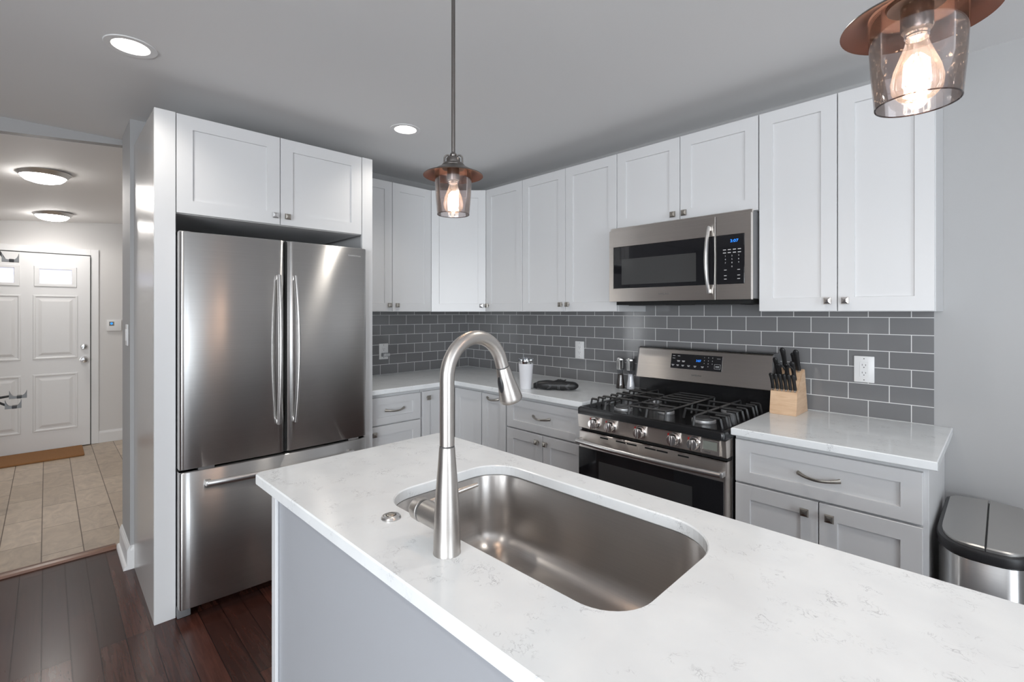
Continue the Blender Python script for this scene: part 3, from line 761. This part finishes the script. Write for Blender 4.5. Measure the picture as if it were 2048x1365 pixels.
# control panel, slightly tilted
b = MB(); b.prism([(-.62, .790), (-.676, .790), (-.682, .794), (-.690, .862), (-.62, .866)], 0, rw_); cpn = b.build('control_panel', M['steel'], RG, smooth=False)
MB().box(.004, rw_-.004, -.66, -.62, .772, .790).build('panel_gap', M['blackgap'], RG, smooth=False)
for kx in (.110, .205, .366, .533, .626):
    k = MB(); k.lathe([(0, .684), (.0305, .684), (.0305, .692), (.029, .694)], (kx, 0, .829), 28, 'y'); ko = k.build('burner_knob', M['knobshine'], cpn)
    MB().lathe([(.0245, .694), (.0245, .715), (.021, .7215), (0, .722)], (kx, 0, .829), 28, 'y').build('knob_cap', M['knobshine'], ko)
    MB().box(kx-.0055, kx+.0055, -.729, -.7215, .807, .851, .003).build('knob_grip', M['knobshine'], ko)
    MB().box(kx-.0285, kx-.0235, -.6955, -.6925, .842, .853).build('red_mark', M['redmark'], ko, smooth=False)
b = MB(); b.rects([(.652, .735, .797, .862, -.680), (.654, .733, .799, .860, -.697), (.662, .725, .815, .853, -.697), (.664, .723, .817, .851, -.694)], True, True); tm = b.build('timer', M['steel'], cpn, smooth=False)
MB().box(.6635, .7235, -.6955, -.6945, .8165, .8515).build('timer_screen', M['lcd'], tm, smooth=False)
text('timer_mark', 'SAMSUNG', .006, M['logo'], tm, (.685, -.6975, .807), .026)
# cooktop tray with raised rim
b = MB()
outer = rrect(0, rw_, -.700, -.085, .018, 5); 
def off(pts, d):
    x0, x1, y0, y1 = d, rw_-d, -.700+d, -.085-d
    return rrect(x0, x1, y0, y1, max(.004, .018-d*.4), 5)
b.rings([[(x, y, .865) for x, y in outer], [(x, y, .888) for x, y in outer], [(x, y, .897) for x, y in off(outer, .003)], [(x, y, .901) for x, y in off(outer, .010)], [(x, y, .901) for x, y in off(outer, .022)], [(x, y, .889) for x, y in off(outer, .040)]])
b.build('cooktop', M['black'], RG, angle=40)
bn = [(.188, -.555, .046), (.188, -.235, .036), (.378, -.47, .040), (.590, -.52, .052), (.590, -.225, .040)]
for x, y, r in bn:
    q_ = MB(); q_.lathe([(0, .8885), (r, .8885), (r*1.02, .892), (r, .901), (r*.9, .903), (0, .903)], (x, y, 0), 32); bo = q_.build('burner', M['burner'], RG)
    MB().lathe([(0, .9032), (r*.88, .9032), (r*.9, .906), (r*.84, .911), (0, .912)], (x, y, 0), 32).build('burner_cap', M['cap'], bo)
def bar(b, p, q, w_=.0040, h=.0065):
    p, q = Vector(p), Vector(q); b.tube([tuple(p), tuple(q)], w_*1.25, 4, 1, 1.15, up=(0, 0, 1))
gz = .938
def grate(x0, x1, yc=(-.665, -.125), side=None):
    b = MB(); xm = (x0+x1)/2; y0, y1 = yc
    # outer frame with dropped feet
    for (p, q) in (((x0, y0+.03, gz), (x0, y1-.03, gz)), ((x1, y0+.03, gz), (x1, y1-.03, gz)), ((x0+.04, y0, gz), (x1-.04, y0, gz)), ((x0+.04, y1, gz), (x1-.04, y1, gz))):
        pass
    bar(b, (xm, y0+.01, gz), (xm, y1-.01, gz))
    for y in (y0+.01, y1-.01): bar(b, (xm, y, gz), (xm, y+(-.012 if y == y0+.01 else .012), .893))
    ymid = (y0+y1)/2
    bar(b, (x0+.01, ymid, gz), (x1-.01, ymid, gz)); bar(b, (x0+.01, y0+.14, gz), (x1-.01, y0+.14, gz)); bar(b, (x0+.01, y1-.14, gz), (x1-.01, y1-.14, gz))
    for y in (ymid, y0+.14, y1-.14):
        bar(b, (x0+.01, y, gz), (x0, y, .893)); bar(b, (x1-.01, y, gz), (x1, y, .893))
    n = 9
    for k in range(n):
        y = y0+.035+(y1-y0-.07)*k/(n-1)
        if min(abs(y-ymid), abs(y-y0-.14), abs(y-y1+.14)) < .02: continue
        L = .055
        for xs, sg in ((x0, 1), (x1, -1)):
            if side is not None and xs != side: continue
            bar(b, (xs+sg*.012, y, gz), (xs+sg*L, y, gz)); bar(b, (xs+sg*.012, y, gz), (xs+sg*.002, y, .893))
    return b
grate(.035, .265, side=.035).build('grate', M['blackmatte'], RG, smooth=False)
grate(.495, .721, side=.721).build('grate', M['blackmatte'], RG, smooth=False)
b = MB()
for x in (.285, .475): bar(b, (x, -.655, gz), (x, -.135, gz)); [bar(b, (x, y, gz), (x, y-.008, .893)) for y in (-.655, -.395, -.135)]
for y in (-.655, -.54, -.40, -.335, -.27, -.205, -.135): bar(b, (.285, y, gz), (.475, y, gz))
bar(b, (.38, -.655, gz), (.38, -.52, gz)); bar(b, (.38, -.655, gz), (.38, -.668, .893))
b.build('grate', M['blackmatte'], RG, smooth=False)
# backguard
b = MB(); b.prism([(-.013, .86), (-.085, .86), (-.085, .995), (-.013, .995)], 0.0, rw_-.004); b.build('backguard_base', M['black'], RG, smooth=False)
b = MB(); b.prism([(-.013, .995), (-.128, 1.003), (-.130, 1.006), (-.096, 1.172), (-.088, 1.178), (-.013, 1.178)], 0.006, rw_-.006); bgd = b.build('backguard', M['steel'], RG, smooth=False)
b = MB(); b.prism([(-.012, .992), (-.131, 1.000), (-.097, 1.176), (-.088, 1.182), (-.012, 1.182)], 0.0, .007); b.prism([(-.012, .992), (-.131, 1.000), (-.097, 1.176), (-.088, 1.182), (-.012, 1.182)], rw_-.007, rw_); b.build('backguard_end_cap', M['greyplastic'], bgd, smooth=False)
b = MB(); b.prism([(-.012, 1.178), (-.090, 1.178), (-.090, 1.183), (-.012, 1.183)], .006, rw_-.006); b.build('top_edge', M['black'], bgd, smooth=False)
tilt = math.atan2(.034, .166)
pt = thing('display_panel', '', '', (0, 0, 0)); del pt['label'], pt['category']
bpy.data.objects.remove(pt)
T = Matrix.Translation((.378, -.131, 1.004)) @ Matrix.Rotation(-tilt, 4, 'X')     # origin at the lower front edge, z up the slanted face
b = MB(); b.T = T; b.box(-.160, .128, -.0012, .0006, .070, .152, .002, 2); dpn = b.build('display_panel', M['blackglass'], bgd, smooth=False)
def tx(nm, s_, size, m, x, z, width=None, par=None):
    o = text(nm, s_, size, m, par or dpn, (0, 0, 0), width); o.matrix_local = T @ Matrix.Translation((x, -.0018, z)) @ Matrix.Rotation(PI/2, 4, 'X'); return o
tx('clock', '3:07', .017, M['blue'], .000, .119, .027)
for i, ch in enumerate('1234567890'):
    tx('key_number', ch, .0085, M['print'], (.032, .054, .076)[i % 3] if ch != '0' else .054, (.140, .123, .107)[i//3] if ch != '0' else .092)
b = MB(); b.T = T
for x in (-.144, -.115): b.box(x-.007, x+.007, -.0017, -.0013, .1385, .1415)
for x in (-.115, -.086): b.box(x-.009, x+.009, -.0017, -.0013, .112, .115); b.box(x-.007, x+.007, -.0017, -.0013, .107, .110)
for x in (-.146, -.118, -.088, -.054, -.018, .024): b.box(x-.008, x+.008, -.0017, -.0013, .088, .0905); b.box(x-.005, x+.005, -.0017, -.0013, .083, .0855)
b.box(-.152, -.136, -.0017, -.0013, .125, .127); b.box(.100, .118, -.0017, -.0013, .137, .1385)
for (x0, x1, z0, z1) in ((.088, .120, .082, .083), (.088, .120, .107, .108), (.088, .089, .082, .108), (.119, .120, .082, .108), (.094, .114, .096, .0985), (.094, .114, .090, .0925)): b.box(x0, x1, -.0017, -.0013, z0, z1)
b.build('key_markings', M['print'], dpn, smooth=False)
tx('logo', 'SAMSUNG', .011, M['logo'], -.005, .038, .055, bgd)

# ------------------------------------------------------------------ pendants
def pendant(x, y, label, shade):
    """rim height 1.757, shade diameter .16"""
    zr = 1.757
    p = thing('pendant_light', label, 'pendant light', (x, y, CEIL), 0, 'pendant lights over the island')
    z = zr-CEIL
    MB().lathe([(0, 0), (.062, 0), (.062, -.006), (.055, -.018), (.03, -.024), (0, -.025)], seg=32).build('canopy', M['bronze'], p)
    MB().lathe([(.0052, -.02), (.0052, z+.058)], seg=16).build('stem', M['bronze'], p)
    MB().sphere((0, 0, z+.055), .0088, u=20, v=12).build('swivel', M['bronze'], p)
    b = MB(); b.lathe([(.006, z+.050), (.0165, z+.048), (.0185, z+.045), (.0185, z+.034), (.027, z+.032), (.031, z+.027), (.031, z+.021), (.030, z+.018)], seg=36); b.build('socket_cap', M['bronze'], p)
    for s_ in (-1, 1):
        L = []
        for i in range(13):
            a = PI*i/12; L.append((s_*(.0155-.0085*math.cos(a)), 0, z+.046+.009*math.sin(a)))
        L += [(s_*.0245, 0, z+.036), (s_*.0245, 0, z+.028)]
        o = MB().tube(L, .0024, 10, up=(0, 1, 0)).build('scroll_arm', M['bronze'], p); o.rotation_euler = (0, 0, math.radians(45))
    # shade: metal disc, pewter above, copper below
    b = MB(); b.lathe([(.030, z+.026), (.040, z+.020), (.058, z+.010), (.0785, z+.0015), (.0795, z), (.0800, z-.001)], seg=64, cap0=False, cap1=False); b.build('shade_top', M['bronze'], p)
    b = MB(); b.lathe([(.028, z+.024), (.040, z+.018), (.058, z+.008), (.0785, z-.0012), (.0800, z-.0015)], seg=64, cap0=False, cap1=False); b.build('shade_inside', M['copper'], p)
    # glass
    zt_, zb_ = z+.010, z-.105
    b = MB(); b.lathe([(.0495, zt_), (.0490, z-.02), (.0470, z-.06), (.0432, zb_), (.0420, zb_+.0006), (.0414, zb_+.002), (.0452, z-.06), (.0474, z-.02), (.0480, zt_)], seg=56, cap0=False, cap1=False)
    gs_ = b.build('glass_shade', M['shade'], p, label='clear seeded glass cylinder')
    ring = [(.0424*math.cos(2*PI*i/56), .0424*math.sin(2*PI*i/56), zb_) for i in range(57)]
    MB().tube(ring, .0009, 6).build('glass_rim', M['glassrim'], gs_)
    b = MB(); b.lathe([(.0165, z+.020), (.0165, z-.010), (.0155, z-.013), (0, z-.013)], seg=28); b.build('socket', M['bronze'], p)
    b = MB(); b.lathe([(.0125, z-.013), (.0125, z-.016), (.0132, z-.017), (.0118, z-.019), (.0128, z-.021), (.0115, z-.023)], seg=28); b.build('bulb_collar', M['chrome'], p)
    b = MB(); b.lathe([(.0112, z-.0235), (.0125, z-.030), (.0170, z-.043), (.0235, z-.060), (.0268, z-.076), (.0255, z-.088), (.0185, z-.097), (.008, z-.101), (.002, z-.1025)], seg=36, cap0=False, cap1=True); bu = b.build('bulb', M['bulb'], p)
    b = MB()
    for k in range(8):
        a = 2*PI*k/8; b.tube([(.005*math.cos(a), .005*math.sin(a), z-.044), (.0118*math.cos(a), .0118*math.sin(a), z-.052), (.0135*math.cos(a), .0135*math.sin(a), z-.080), (.006*math.cos(a), .006*math.sin(a), z-.088)], .0012, 6)
    b.build('filament', M['filament'], bu)
    d = bpy.data.lights.new('bulb_light', 'POINT'); d.energy = 2.6; d.color = (1.0, 0.68, 0.45); d.shadow_soft_size = .012
    l = bpy.data.objects.new('bulb_light', d); COL.objects.link(l); l.parent = p; l.location = (0, 0, z-.062)
    return p
pendant(2.268, -1.885, 'pendant light with clear glass shade hanging centrally, its whole stem visible', 0)
pendant(3.224, -1.885, 'pendant light with clear glass shade close to the camera at top right', 1)

# ------------------------------------------------------------------ recessed and flush ceiling lights
for i, (x, y) in enumerate(cans):
    p = thing('recessed_light', ('round recessed ceiling light nearer the hall opening', 'round recessed ceiling light between the refrigerator and pendant', 'added unseen recessed ceiling light behind the island', 'added unseen recessed ceiling light far right of the range', 'added unseen recessed ceiling light over the open room', 'added unseen recessed ceiling light over the aisle by the range')[i], 'ceiling light', (x, y, CEIL), 0, 'recessed kitchen ceiling lights')
    b = MB(); b.lathe([(.067, .001), (.062, -.003), (.084, -.004), (.086, -.002), (.086, -.0005)], seg=48, cap0=False, cap1=False); b.build('trim_ring', M['trim'], p)
    b = MB(); b.lathe([(.066, .0), (.060, .025), (.050, .050), (.048, .055)], seg=48, cap0=False, cap1=True); b.build('reflector', M['trim'], p)
    b = MB(); b.lathe([(0, .020), (.028, .021), (.042, .026), (.047, .040), (.047, .048), (0, .050)], seg=40, cap0=False, cap1=False); b.build('lamp_face', M['canlens'], p)
    d = bpy.data.lights.new('can_light', 'SPOT'); d.energy = (16, 16, 34, 34, 34, 18)[i]; d.color = (1.0, .94, .86); d.spot_size = math.radians(120); d.spot_blend = .8; d.shadow_soft_size = .05
    l = bpy.data.objects.new('can_light', d); COL.objects.link(l); l.parent = p; l.location = (0, 0, .012)
for i, (x, y) in enumerate(((-1.33, -2.685), (-2.92, -2.630))):
    z = hz(x, y)
    p = thing('flush_ceiling_light', ('nearer brushed nickel flush ceiling light in the hall, larger in view', 'farther brushed nickel flush ceiling light in front of the entry door')[i], 'ceiling light', (x, y, z+.004), 0, 'flush hall ceiling lights')
    b = MB(); b.lathe([(.146, 0), (.148, -.004), (.140, -.010), (.128, -.026), (.120, -.032), (.116, -.026)], seg=48, cap0=True, cap1=False); b.build('metal_ring', M['handle'], p)
    b = MB(); b.lathe([(.117, -.024), (.112, -.042), (.095, -.058), (.06, -.070), (.02, -.075), (0, -.0755)], seg=48, cap0=False, cap1=False); b.build('glass_dome', M['dome'], p)
    d = bpy.data.lights.new('hall_light', 'SPOT'); d.energy = (17, 8)[i]; d.color = (1.0, .95, .90); d.spot_size = math.radians(172); d.spot_blend = .3; d.shadow_soft_size = .1
    l = bpy.data.objects.new('hall_light', d); COL.objects.link(l); l.parent = p; l.location = (0, 0, -.085)

# ------------------------------------------------------------------ outlets, switch, keypad
def outlet(label, loc, rz):
    o = thing('wall_outlet', label, 'outlet', loc, rz, 'white wall outlets on the backsplash')
    MB().box(-.038, .038, -.006, 0, -.0595, .0595, .0025).build('cover_plate', M['plate'], o)
    MB().box(-.0165, .0165, -.0072, -.005, -.034, .034, .001, 1).build('receptacle', M['plate'], o, smooth=False)
    b = MB()
    for z in (-.019, .016):
        b.box(-.0075, -.0055, -.0075, -.0070, z, z+.008); b.box(.0055, .0075, -.0075, -.0070, z, z+.007); b.box(-.002, .002, -.0075, -.0070, z-.009, z-.005)
    b.box(-.002, .002, -.0065, -.0058, .046, .050); b.box(-.002, .002, -.0065, -.0058, -.050, -.046)
    b.build('slots', M['slot'], o, smooth=False)
    return o
outlet('white wall outlet on the range wall above the black pouch', (1.244, -.0085, 1.126), 0)
outlet('white wall outlet right of the knife block', (2.859, -.0085, 1.130), 0)
outlet('white wall outlet beside the refrigerator with a clear plug in it', (.0085, -.832, 1.090), PI/2)
pl = thing('plug_in_night_light', 'small clear ribbed plug-in night light in the outlet near the refrigerator', 'night light', (.0165, -.832, 1.066), PI/2)
b = MB(); b.slab(rrect(-.026, .034, -.034, 0, .010, 4), (), -.014, .014, .003); b.build('housing', M['clear'], pl)
b = MB()
for i in range(5): b.box(-.018+i*.0105, -.012+i*.0105, -.0385, -.0345, -.009, .009, .001, 1)
b.build('ribs', M['plate'], pl)
MB().box(-.012, .014, -.014, -.0005, -.010, .010, .002, 1).build('plug', M['plate'], pl)
sw = thing('light_switch', 'white light switch on the narrow wall end beside the hall opening', 'light switch', (-.10, -2.3455, 1.262), 0)
MB().box(-.036, .036, -.006, 0, -.059, .059, .0025).build('cover_plate', M['plate'], sw)
MB().box(-.015, .015, -.010, -.0055, -.032, .032, .0015, 1).build('rocker', M['plate'], sw)
kp = thing('alarm_keypad', 'white alarm keypad with blue light on the hall wall right of the door', 'keypad', (HX+.0005, -2.147, 1.246), PI/2)
MB().box(-.062, .062, -.022, 0, -.060, .060, .005).build('case', M['plate'], kp)
MB().box(-.042, .0, -.0232, -.0215, -.005, .040, .001, 1).build('screen', M['lcd'], kp)
MB().lathe([(0, .0233), (.011, .0233), (.010, .0242), (0, .0243)], (-.022, 0, .020), 16, 'y').build('blue_light', M['blue'], kp)

# door mat
dm = MB(); dm.slab(rrect(HX+.06, HX+.50, -3.17, -2.405, .012, 3), (), 0, .018, .004)
tag(dm.build('door_mat', M['mat']), 'brown coir door mat on the beige tiles in front of the entry door', 'mat')

# bike stand cradles reaching in at the left edge
bk = thing('bike_rack', 'black bike rack pole with grey flared cradles at the left edge of the hall', 'bike rack', (-1.5, -2.99, 0), 0)
top = hz(-1.5, -2.99)
MB().lathe([(.018, .0), (.018, top-.002)], seg=20).build('pole', M['blackplastic'], bk)
MB().lathe([(.05, .0), (.05, .012), (.02, .03)], seg=24).build('base_foot', M['blackplastic'], bk)
def cradle(y0, y1, z, arm_z, up):
    a = MB().tube([(0, 0, arm_z), (0, (y0)*.6, arm_z), (0, y0+.012, z+.012)], [.010, .009, .007], 10).build('arm', M['blackplastic'], bk)
    b = MB(); n = 14; h0 = .012
    L0, L1 = [], []
    for i in range(n+1):
        u = -1+2*i/n; y = (y0+y1)/2+u*(y1-y0)/2; hgt = .016+ up*abs(u)**4
        L0.append((y, z-.008)); L1.append((y, z-.008+hgt))
    poly = L0 + L1[::-1]
    b.rings([[(-.018, p[0], p[1]) for p in poly], [(.018, p[0], p[1]) for p in poly]])
    c_ = b.build('cradle', M['rackgrey'], a, smooth=False)
    ym = (y0+y1)/2+.006
    MB().box(-.020, .020, ym-.012, ym+.012, z-.009, z+.012, .002, 1).build('strap', M['blackplastic'], a)
cradle(.10, .183, 1.745, 1.86, .045)
cradle(.135, .222, .796, .80, .038)
cradle(.115, .195, .728, .78, .045)

# ------------------------------------------------------------------ things on the worktop
tb = thing('tumbler', 'white insulated tumbler with steel rim and clear straw', 'tumbler', (1.236, -.540, ZC), 0)
MB().lathe([(0, 0), (.0325, 0), (.0345, .002), (.0355, .01), (.0448, .148), (.0452, .155), (.0445, .157), (.040, .157)], seg=40).build('body', M['tumbler'], tb)
MB().lathe([(.0445, .1572), (.0458, .159), (.0468, .176), (.0465, .1785), (.043, .1785), (.042, .165)], seg=40, cap0=False, cap1=False).build('steel_rim', M['chrome'], tb)
MB().lathe([(0, .172), (.0425, .172), (.0475, .181), (.0470, .188), (.042, .190), (.038, .184), (0, .183)], seg=40).build('lid', M['clear'], tb)
MB().tube([(-.010, .0, .173), (-.018, 0, .21), (-.026, .002, .243)], .0032, 10).build('straw', M['clear'], tb)
def mill(x, y, label, cont):
    g = thing('spice_mill', label, 'spice mill', (x, y, ZC), 0, 'pair of spice mills left of the range')
    MB().lathe([(0, 0), (.0275, 0), (.0278, .006), (.024, .035), (.019, .065), (.0175, .085), (.018, .118)], seg=32, cap1=False).build('glass_body', M['clear'], g)
    MB().lathe([(0, .004), (.0255, .004), (.0255, .008), (.022, .036), (.0172, .066), (.0158, .088 if cont == 'pepper' else .094), (0, .09 if cont == 'pepper' else .096)], seg=28).build('contents', M[cont], g)
    MB().lathe([(0, .118), (.0250, .118), (.0262, .122), (.0262, .172), (.0270, .175), (.0272, .186), (.024, .191), (0, .192)], seg=32).build('cap', M['chrome'], g)
mill(1.632, -.100, 'pepper mill with dark contents, steel cap, leftmost of the pair by the range', 'pepper')
mill(1.704, -.100, 'salt mill with white contents, steel cap, nearest the range backguard', 'salt')

# black leather pouch with chevron stitching
pc = thing('leather_pouch', 'black leather pouch with chevron stitching lying on the worktop', 'pouch', (1.405, -.435, ZC), math.radians(30))
b = MB(); R_ = []; n = 22
for i in range(n+1):
    u = -1+2*i/n; x = u*.125
    k = (1-abs(u)**5)**.5 if u > 0 else (1-.25*abs(u)**6)
    k = max(k, .25); hw = .036*k; hh = .0275*k*(1+.05*math.sin(u*9))
    R_.append([(x, hw*math.cos(t_)*(abs(math.cos(t_))**-.25 if abs(math.cos(t_)) > 1e-3 else 1), max(.0290, 0)+hh*math.sin(t_)*(abs(math.sin(t_))**-.2 if abs(math.sin(t_)) > 1e-3 else 1)) for t_ in [2*PI*j/24 for j in range(24)]])
b.rings(R_); b.build('body', M['leather'], pc, angle=60)
b = MB()
for i, x in enumerate((-.131, -.140, -.149)): b.box(x, x+.006, -.026+i*.002, .026-i*.002, .006+i*.001, .044-i*.003, .003)
b.build('folded_edges', M['leather'], pc)
b = MB()
for x, sg in ((-.06, 1), (-.052, 1), (.070, -1), (.078, -1)):
    b.tube([(x, -.0322, .044), (x+sg*.018, -.0368, .027), (x, -.0340, .010)], .0008, 6)
for x in (.008, .016): b.tube([(x, -.031, .045), (x, -.0368, .027), (x, -.034, .008)], .0008, 6)
b.build('stitching', M['stitch'], pc)
b = MB(); b.tube([(-.03, .0, .050), (-.005, -.004, .056), (.015, .004, .060), (.038, 0, .057), (.05, .004, .064)], [.004, .006, .006, .005, .002], 8)
b.tube([(-.02, .004, .050), (.0, .012, .062), (.03, .010, .052)], .0035, 8); b.build('zip_tassel', M['leather'], pc)

# knife block
KB = (2.588, -.130)
kb = thing('knife_block', 'light maple knife block full of black-handled knives on the right worktop', 'knife block', (KB[0], KB[1], ZC), 0)
prof = [(-.10, 0), (-.088, .122), (-.062, .128), (.010, .205), (.060, .215), (.085, 0)]
prof = [(-.10, 0), (-.104, .010), (-.088, .105), (-.074, .108), (-.010, .190), (.035, .205), (.085, .0)]
b = MB(); t = bmesh.new()
vs = [[t.verts.new((x, p[0], p[1])) for p in prof] for x in (-.056, .056)]
t.faces.new(vs[0][::-1]); t.faces.new(vs[1])
for i in range(len(prof)):
    j = (i+1) % len(prof); t.faces.new((vs[0][i], vs[0][j], vs[1][j], vs[1][i]))
bmesh.ops.bevel(t, geom=list(t.edges), offset=.002, segments=2, affect='EDGES')
b.take(t); b.build('block', M['block'], kb)
def knife(label, x, y, z, ang, L, w_, lean=0.0, group='knives in the knife block', cap=True, name='kitchen_knife'):
    k = thing(name, label, 'knife', (KB[0]+x, KB[1]+y, ZC+z), 0, group)
    k.rotation_euler = (ang, lean, 0)
    b = MB(); pts = [(0, 0, .004), (0, 0, .012), (0, .001, L*.35), (0, .0, L*.7), (0, -.003, L*.92), (0, -.004, L)]
    b.tube(pts, [w_*.8, w_*.95, w_*.85, w_*.95, w_*1.1, w_*.55], 12, .62, 1.0, up=(1, 0, 0)); h = b.build('handle', M['knife'], k, angle=60)
    b = MB(); b.box(-w_*.35, w_*.35, -w_*.8, w_*.8, -.004, .006, .001, 1); b.build('bolster', M['rivet'], k)
    if cap:
        b = MB()
        for q in (.3, .52, .74): b.lathe([(.0019, -w_*.68), (.0019, w_*.68)], (0, 0, L*q), 8, 'x')
        b.build('rivets', M['rivet'], h)
    return k
# steak knives, lower row: handles lean out of the front step, towards the camera
first = None
GS = 'steak knives in the lower row of the block'
labs = ['leftmost', 'second from the left', 'third from the left', 'third from the right', 'second from the right', 'rightmost']
for i in range(6):
    x = -.046+i*.0184
    lab = 'black steak knife, %s in the block lower row of six' % labs[i]
    if first is None: first = knife(lab, x, -.079, .112, math.radians(24), .088, .0088, 0, GS, False, 'steak_knife')
    else: copy_tree(first, None, lab, (KB[0]+x, KB[1]-.079, ZC+.112))
bigs = [(-.040, -.030, .168, .105, .0105, 'black-handled knife at the left of the upper row, next to the backguard'),
        (-.014, -.004, .196, .125, .0120, 'tallest black-handled chef knife left of centre in the block'),
        (-.022, -.045, .150, .095, .0100, 'short black-handled knife in front of the chef knife in the block'),
        (.006, -.036, .160, .085, .0095, 'small black-handled paring knife at the middle of the block'),
        (.034, -.040, .155, .105, .0105, 'black-handled knife in front at the right of the upper rows'),
        (.040, .000, .198, .115, .0115, 'tall black-handled knife at the rear right of the block'),
        (.022, .012, .200, .095, .0100, 'black-handled knife just left of the rear right one in the block')]
for x, y, z, L, w_, lab in bigs: knife(lab, x, y, z, math.radians(26), L, w_)
sh = thing('kitchen_shears', 'black-handled kitchen shears with loop grips in the middle of the block', 'scissors', (KB[0]+.010, KB[1]-.066, ZC+.172), 0); sh.rotation_euler = (math.radians(24), 0, 0)
for s_ in (-1, 1):
    ring = [(s_*.016+.014*math.cos(a), -.004, .035+.026*math.sin(a)) for a in [2*PI*i/20 for i in range(20)]]
    b = MB(); b.tube(ring+[ring[0], ring[1]], .0042, 8, up=(0, 1, 0)); b.tube([(s_*.008, -.004, .012), (0, .004, -.012)], .005, 8); b.build('loop_handle', M['knife'], sh)

# ------------------------------------------------------------------ trash can
tc_ = thing('trash_can', 'slim stainless steel step trash can with split lid beside the base cabinet', 'trash can', (3.262, -.100, 0), 0)
hw = .120
def foot(d, dz=0):
    pts = []
    x0, x1, yb, yf = -hw+d, hw-d, -d, -.545+d
    r = .030
    for i in range(7): a = PI/2*i/6; pts.append((x1-r+r*math.cos(a), yb-r+r*math.sin(a)))
    for i in range(7): a = PI/2+PI/2*i/6; pts.append((x0+r+r*math.cos(a), yb-r+r*math.sin(a)))
    ry = .17
    for i in range(17): a = PI+PI*i/16; pts.append(((x0+x1)/2+(x1-x0)/2*math.copysign(abs(math.cos(a))**.72, math.cos(a)), yf+ry+ry*math.copysign(abs(math.sin(a))**.8, math.sin(a))))
    return pts
b = MB(); b.rings([[(x, y, z) for x, y in foot(d)] for d, z in ((.006, .03), (.004, .035), (.004, .628), (.006, .63))]); b.build('steel_body', M['trashsteel'], tc_, angle=50)
b = MB(); b.rings([[(x, y, z) for x, y in foot(d)] for d, z in ((.010, 0), (.004, .004), (.004, .0295))]); b.build('base_ring', M['blackplastic'], tc_, angle=50)
b = MB(); b.rings([[(x, y, z) for x, y in foot(d)] for d, z in ((.004, .631), (.0, .634), (-.001, .655), (.002, .662), (.010, .664))], cap1=True); b.build('lid_rim', M['blackplastic'], tc_, angle=50)
def half(sg):
    pts = [p for p in foot(.012) if sg*p[0] > .003]
    if sg > 0: ys = sorted(pts, key=lambda p: p[1])
    b = MB(); fp = foot(.012)
    yb = max(p[1] for p in fp); yf = min(p[1] for p in fp)
    pl = [p for p in fp if sg*p[0] > .004]
    poly = pl
    cen = [(sg*.0015, yb), (sg*.0015, yf)]
    full = pl+cen
    cx = sum(p[0] for p in full)/len(full); cy = sum(p[1] for p in full)/len(full)
    full = sorted(full, key=lambda p: math.atan2(p[1]-cy, p[0]-cx))
    def H(x): return .677-.010*(abs(x)/hw)**2
    b.rings([[(x, y, .6645) for x, y in full], [(x, y, H(x)-.004) for x, y in full], [(cx+(x-cx)*.985, cy+(y-cy)*.985, H(x)) for x, y in full]])
    return b
for sg in (-1, 1): half(sg).build('lid_flap', M['trashlid'], tc_, angle=30)
MB().box(-.05, .05, -.575, -.53, .012, .026, .004).build('pedal', M['blackplastic'], tc_)
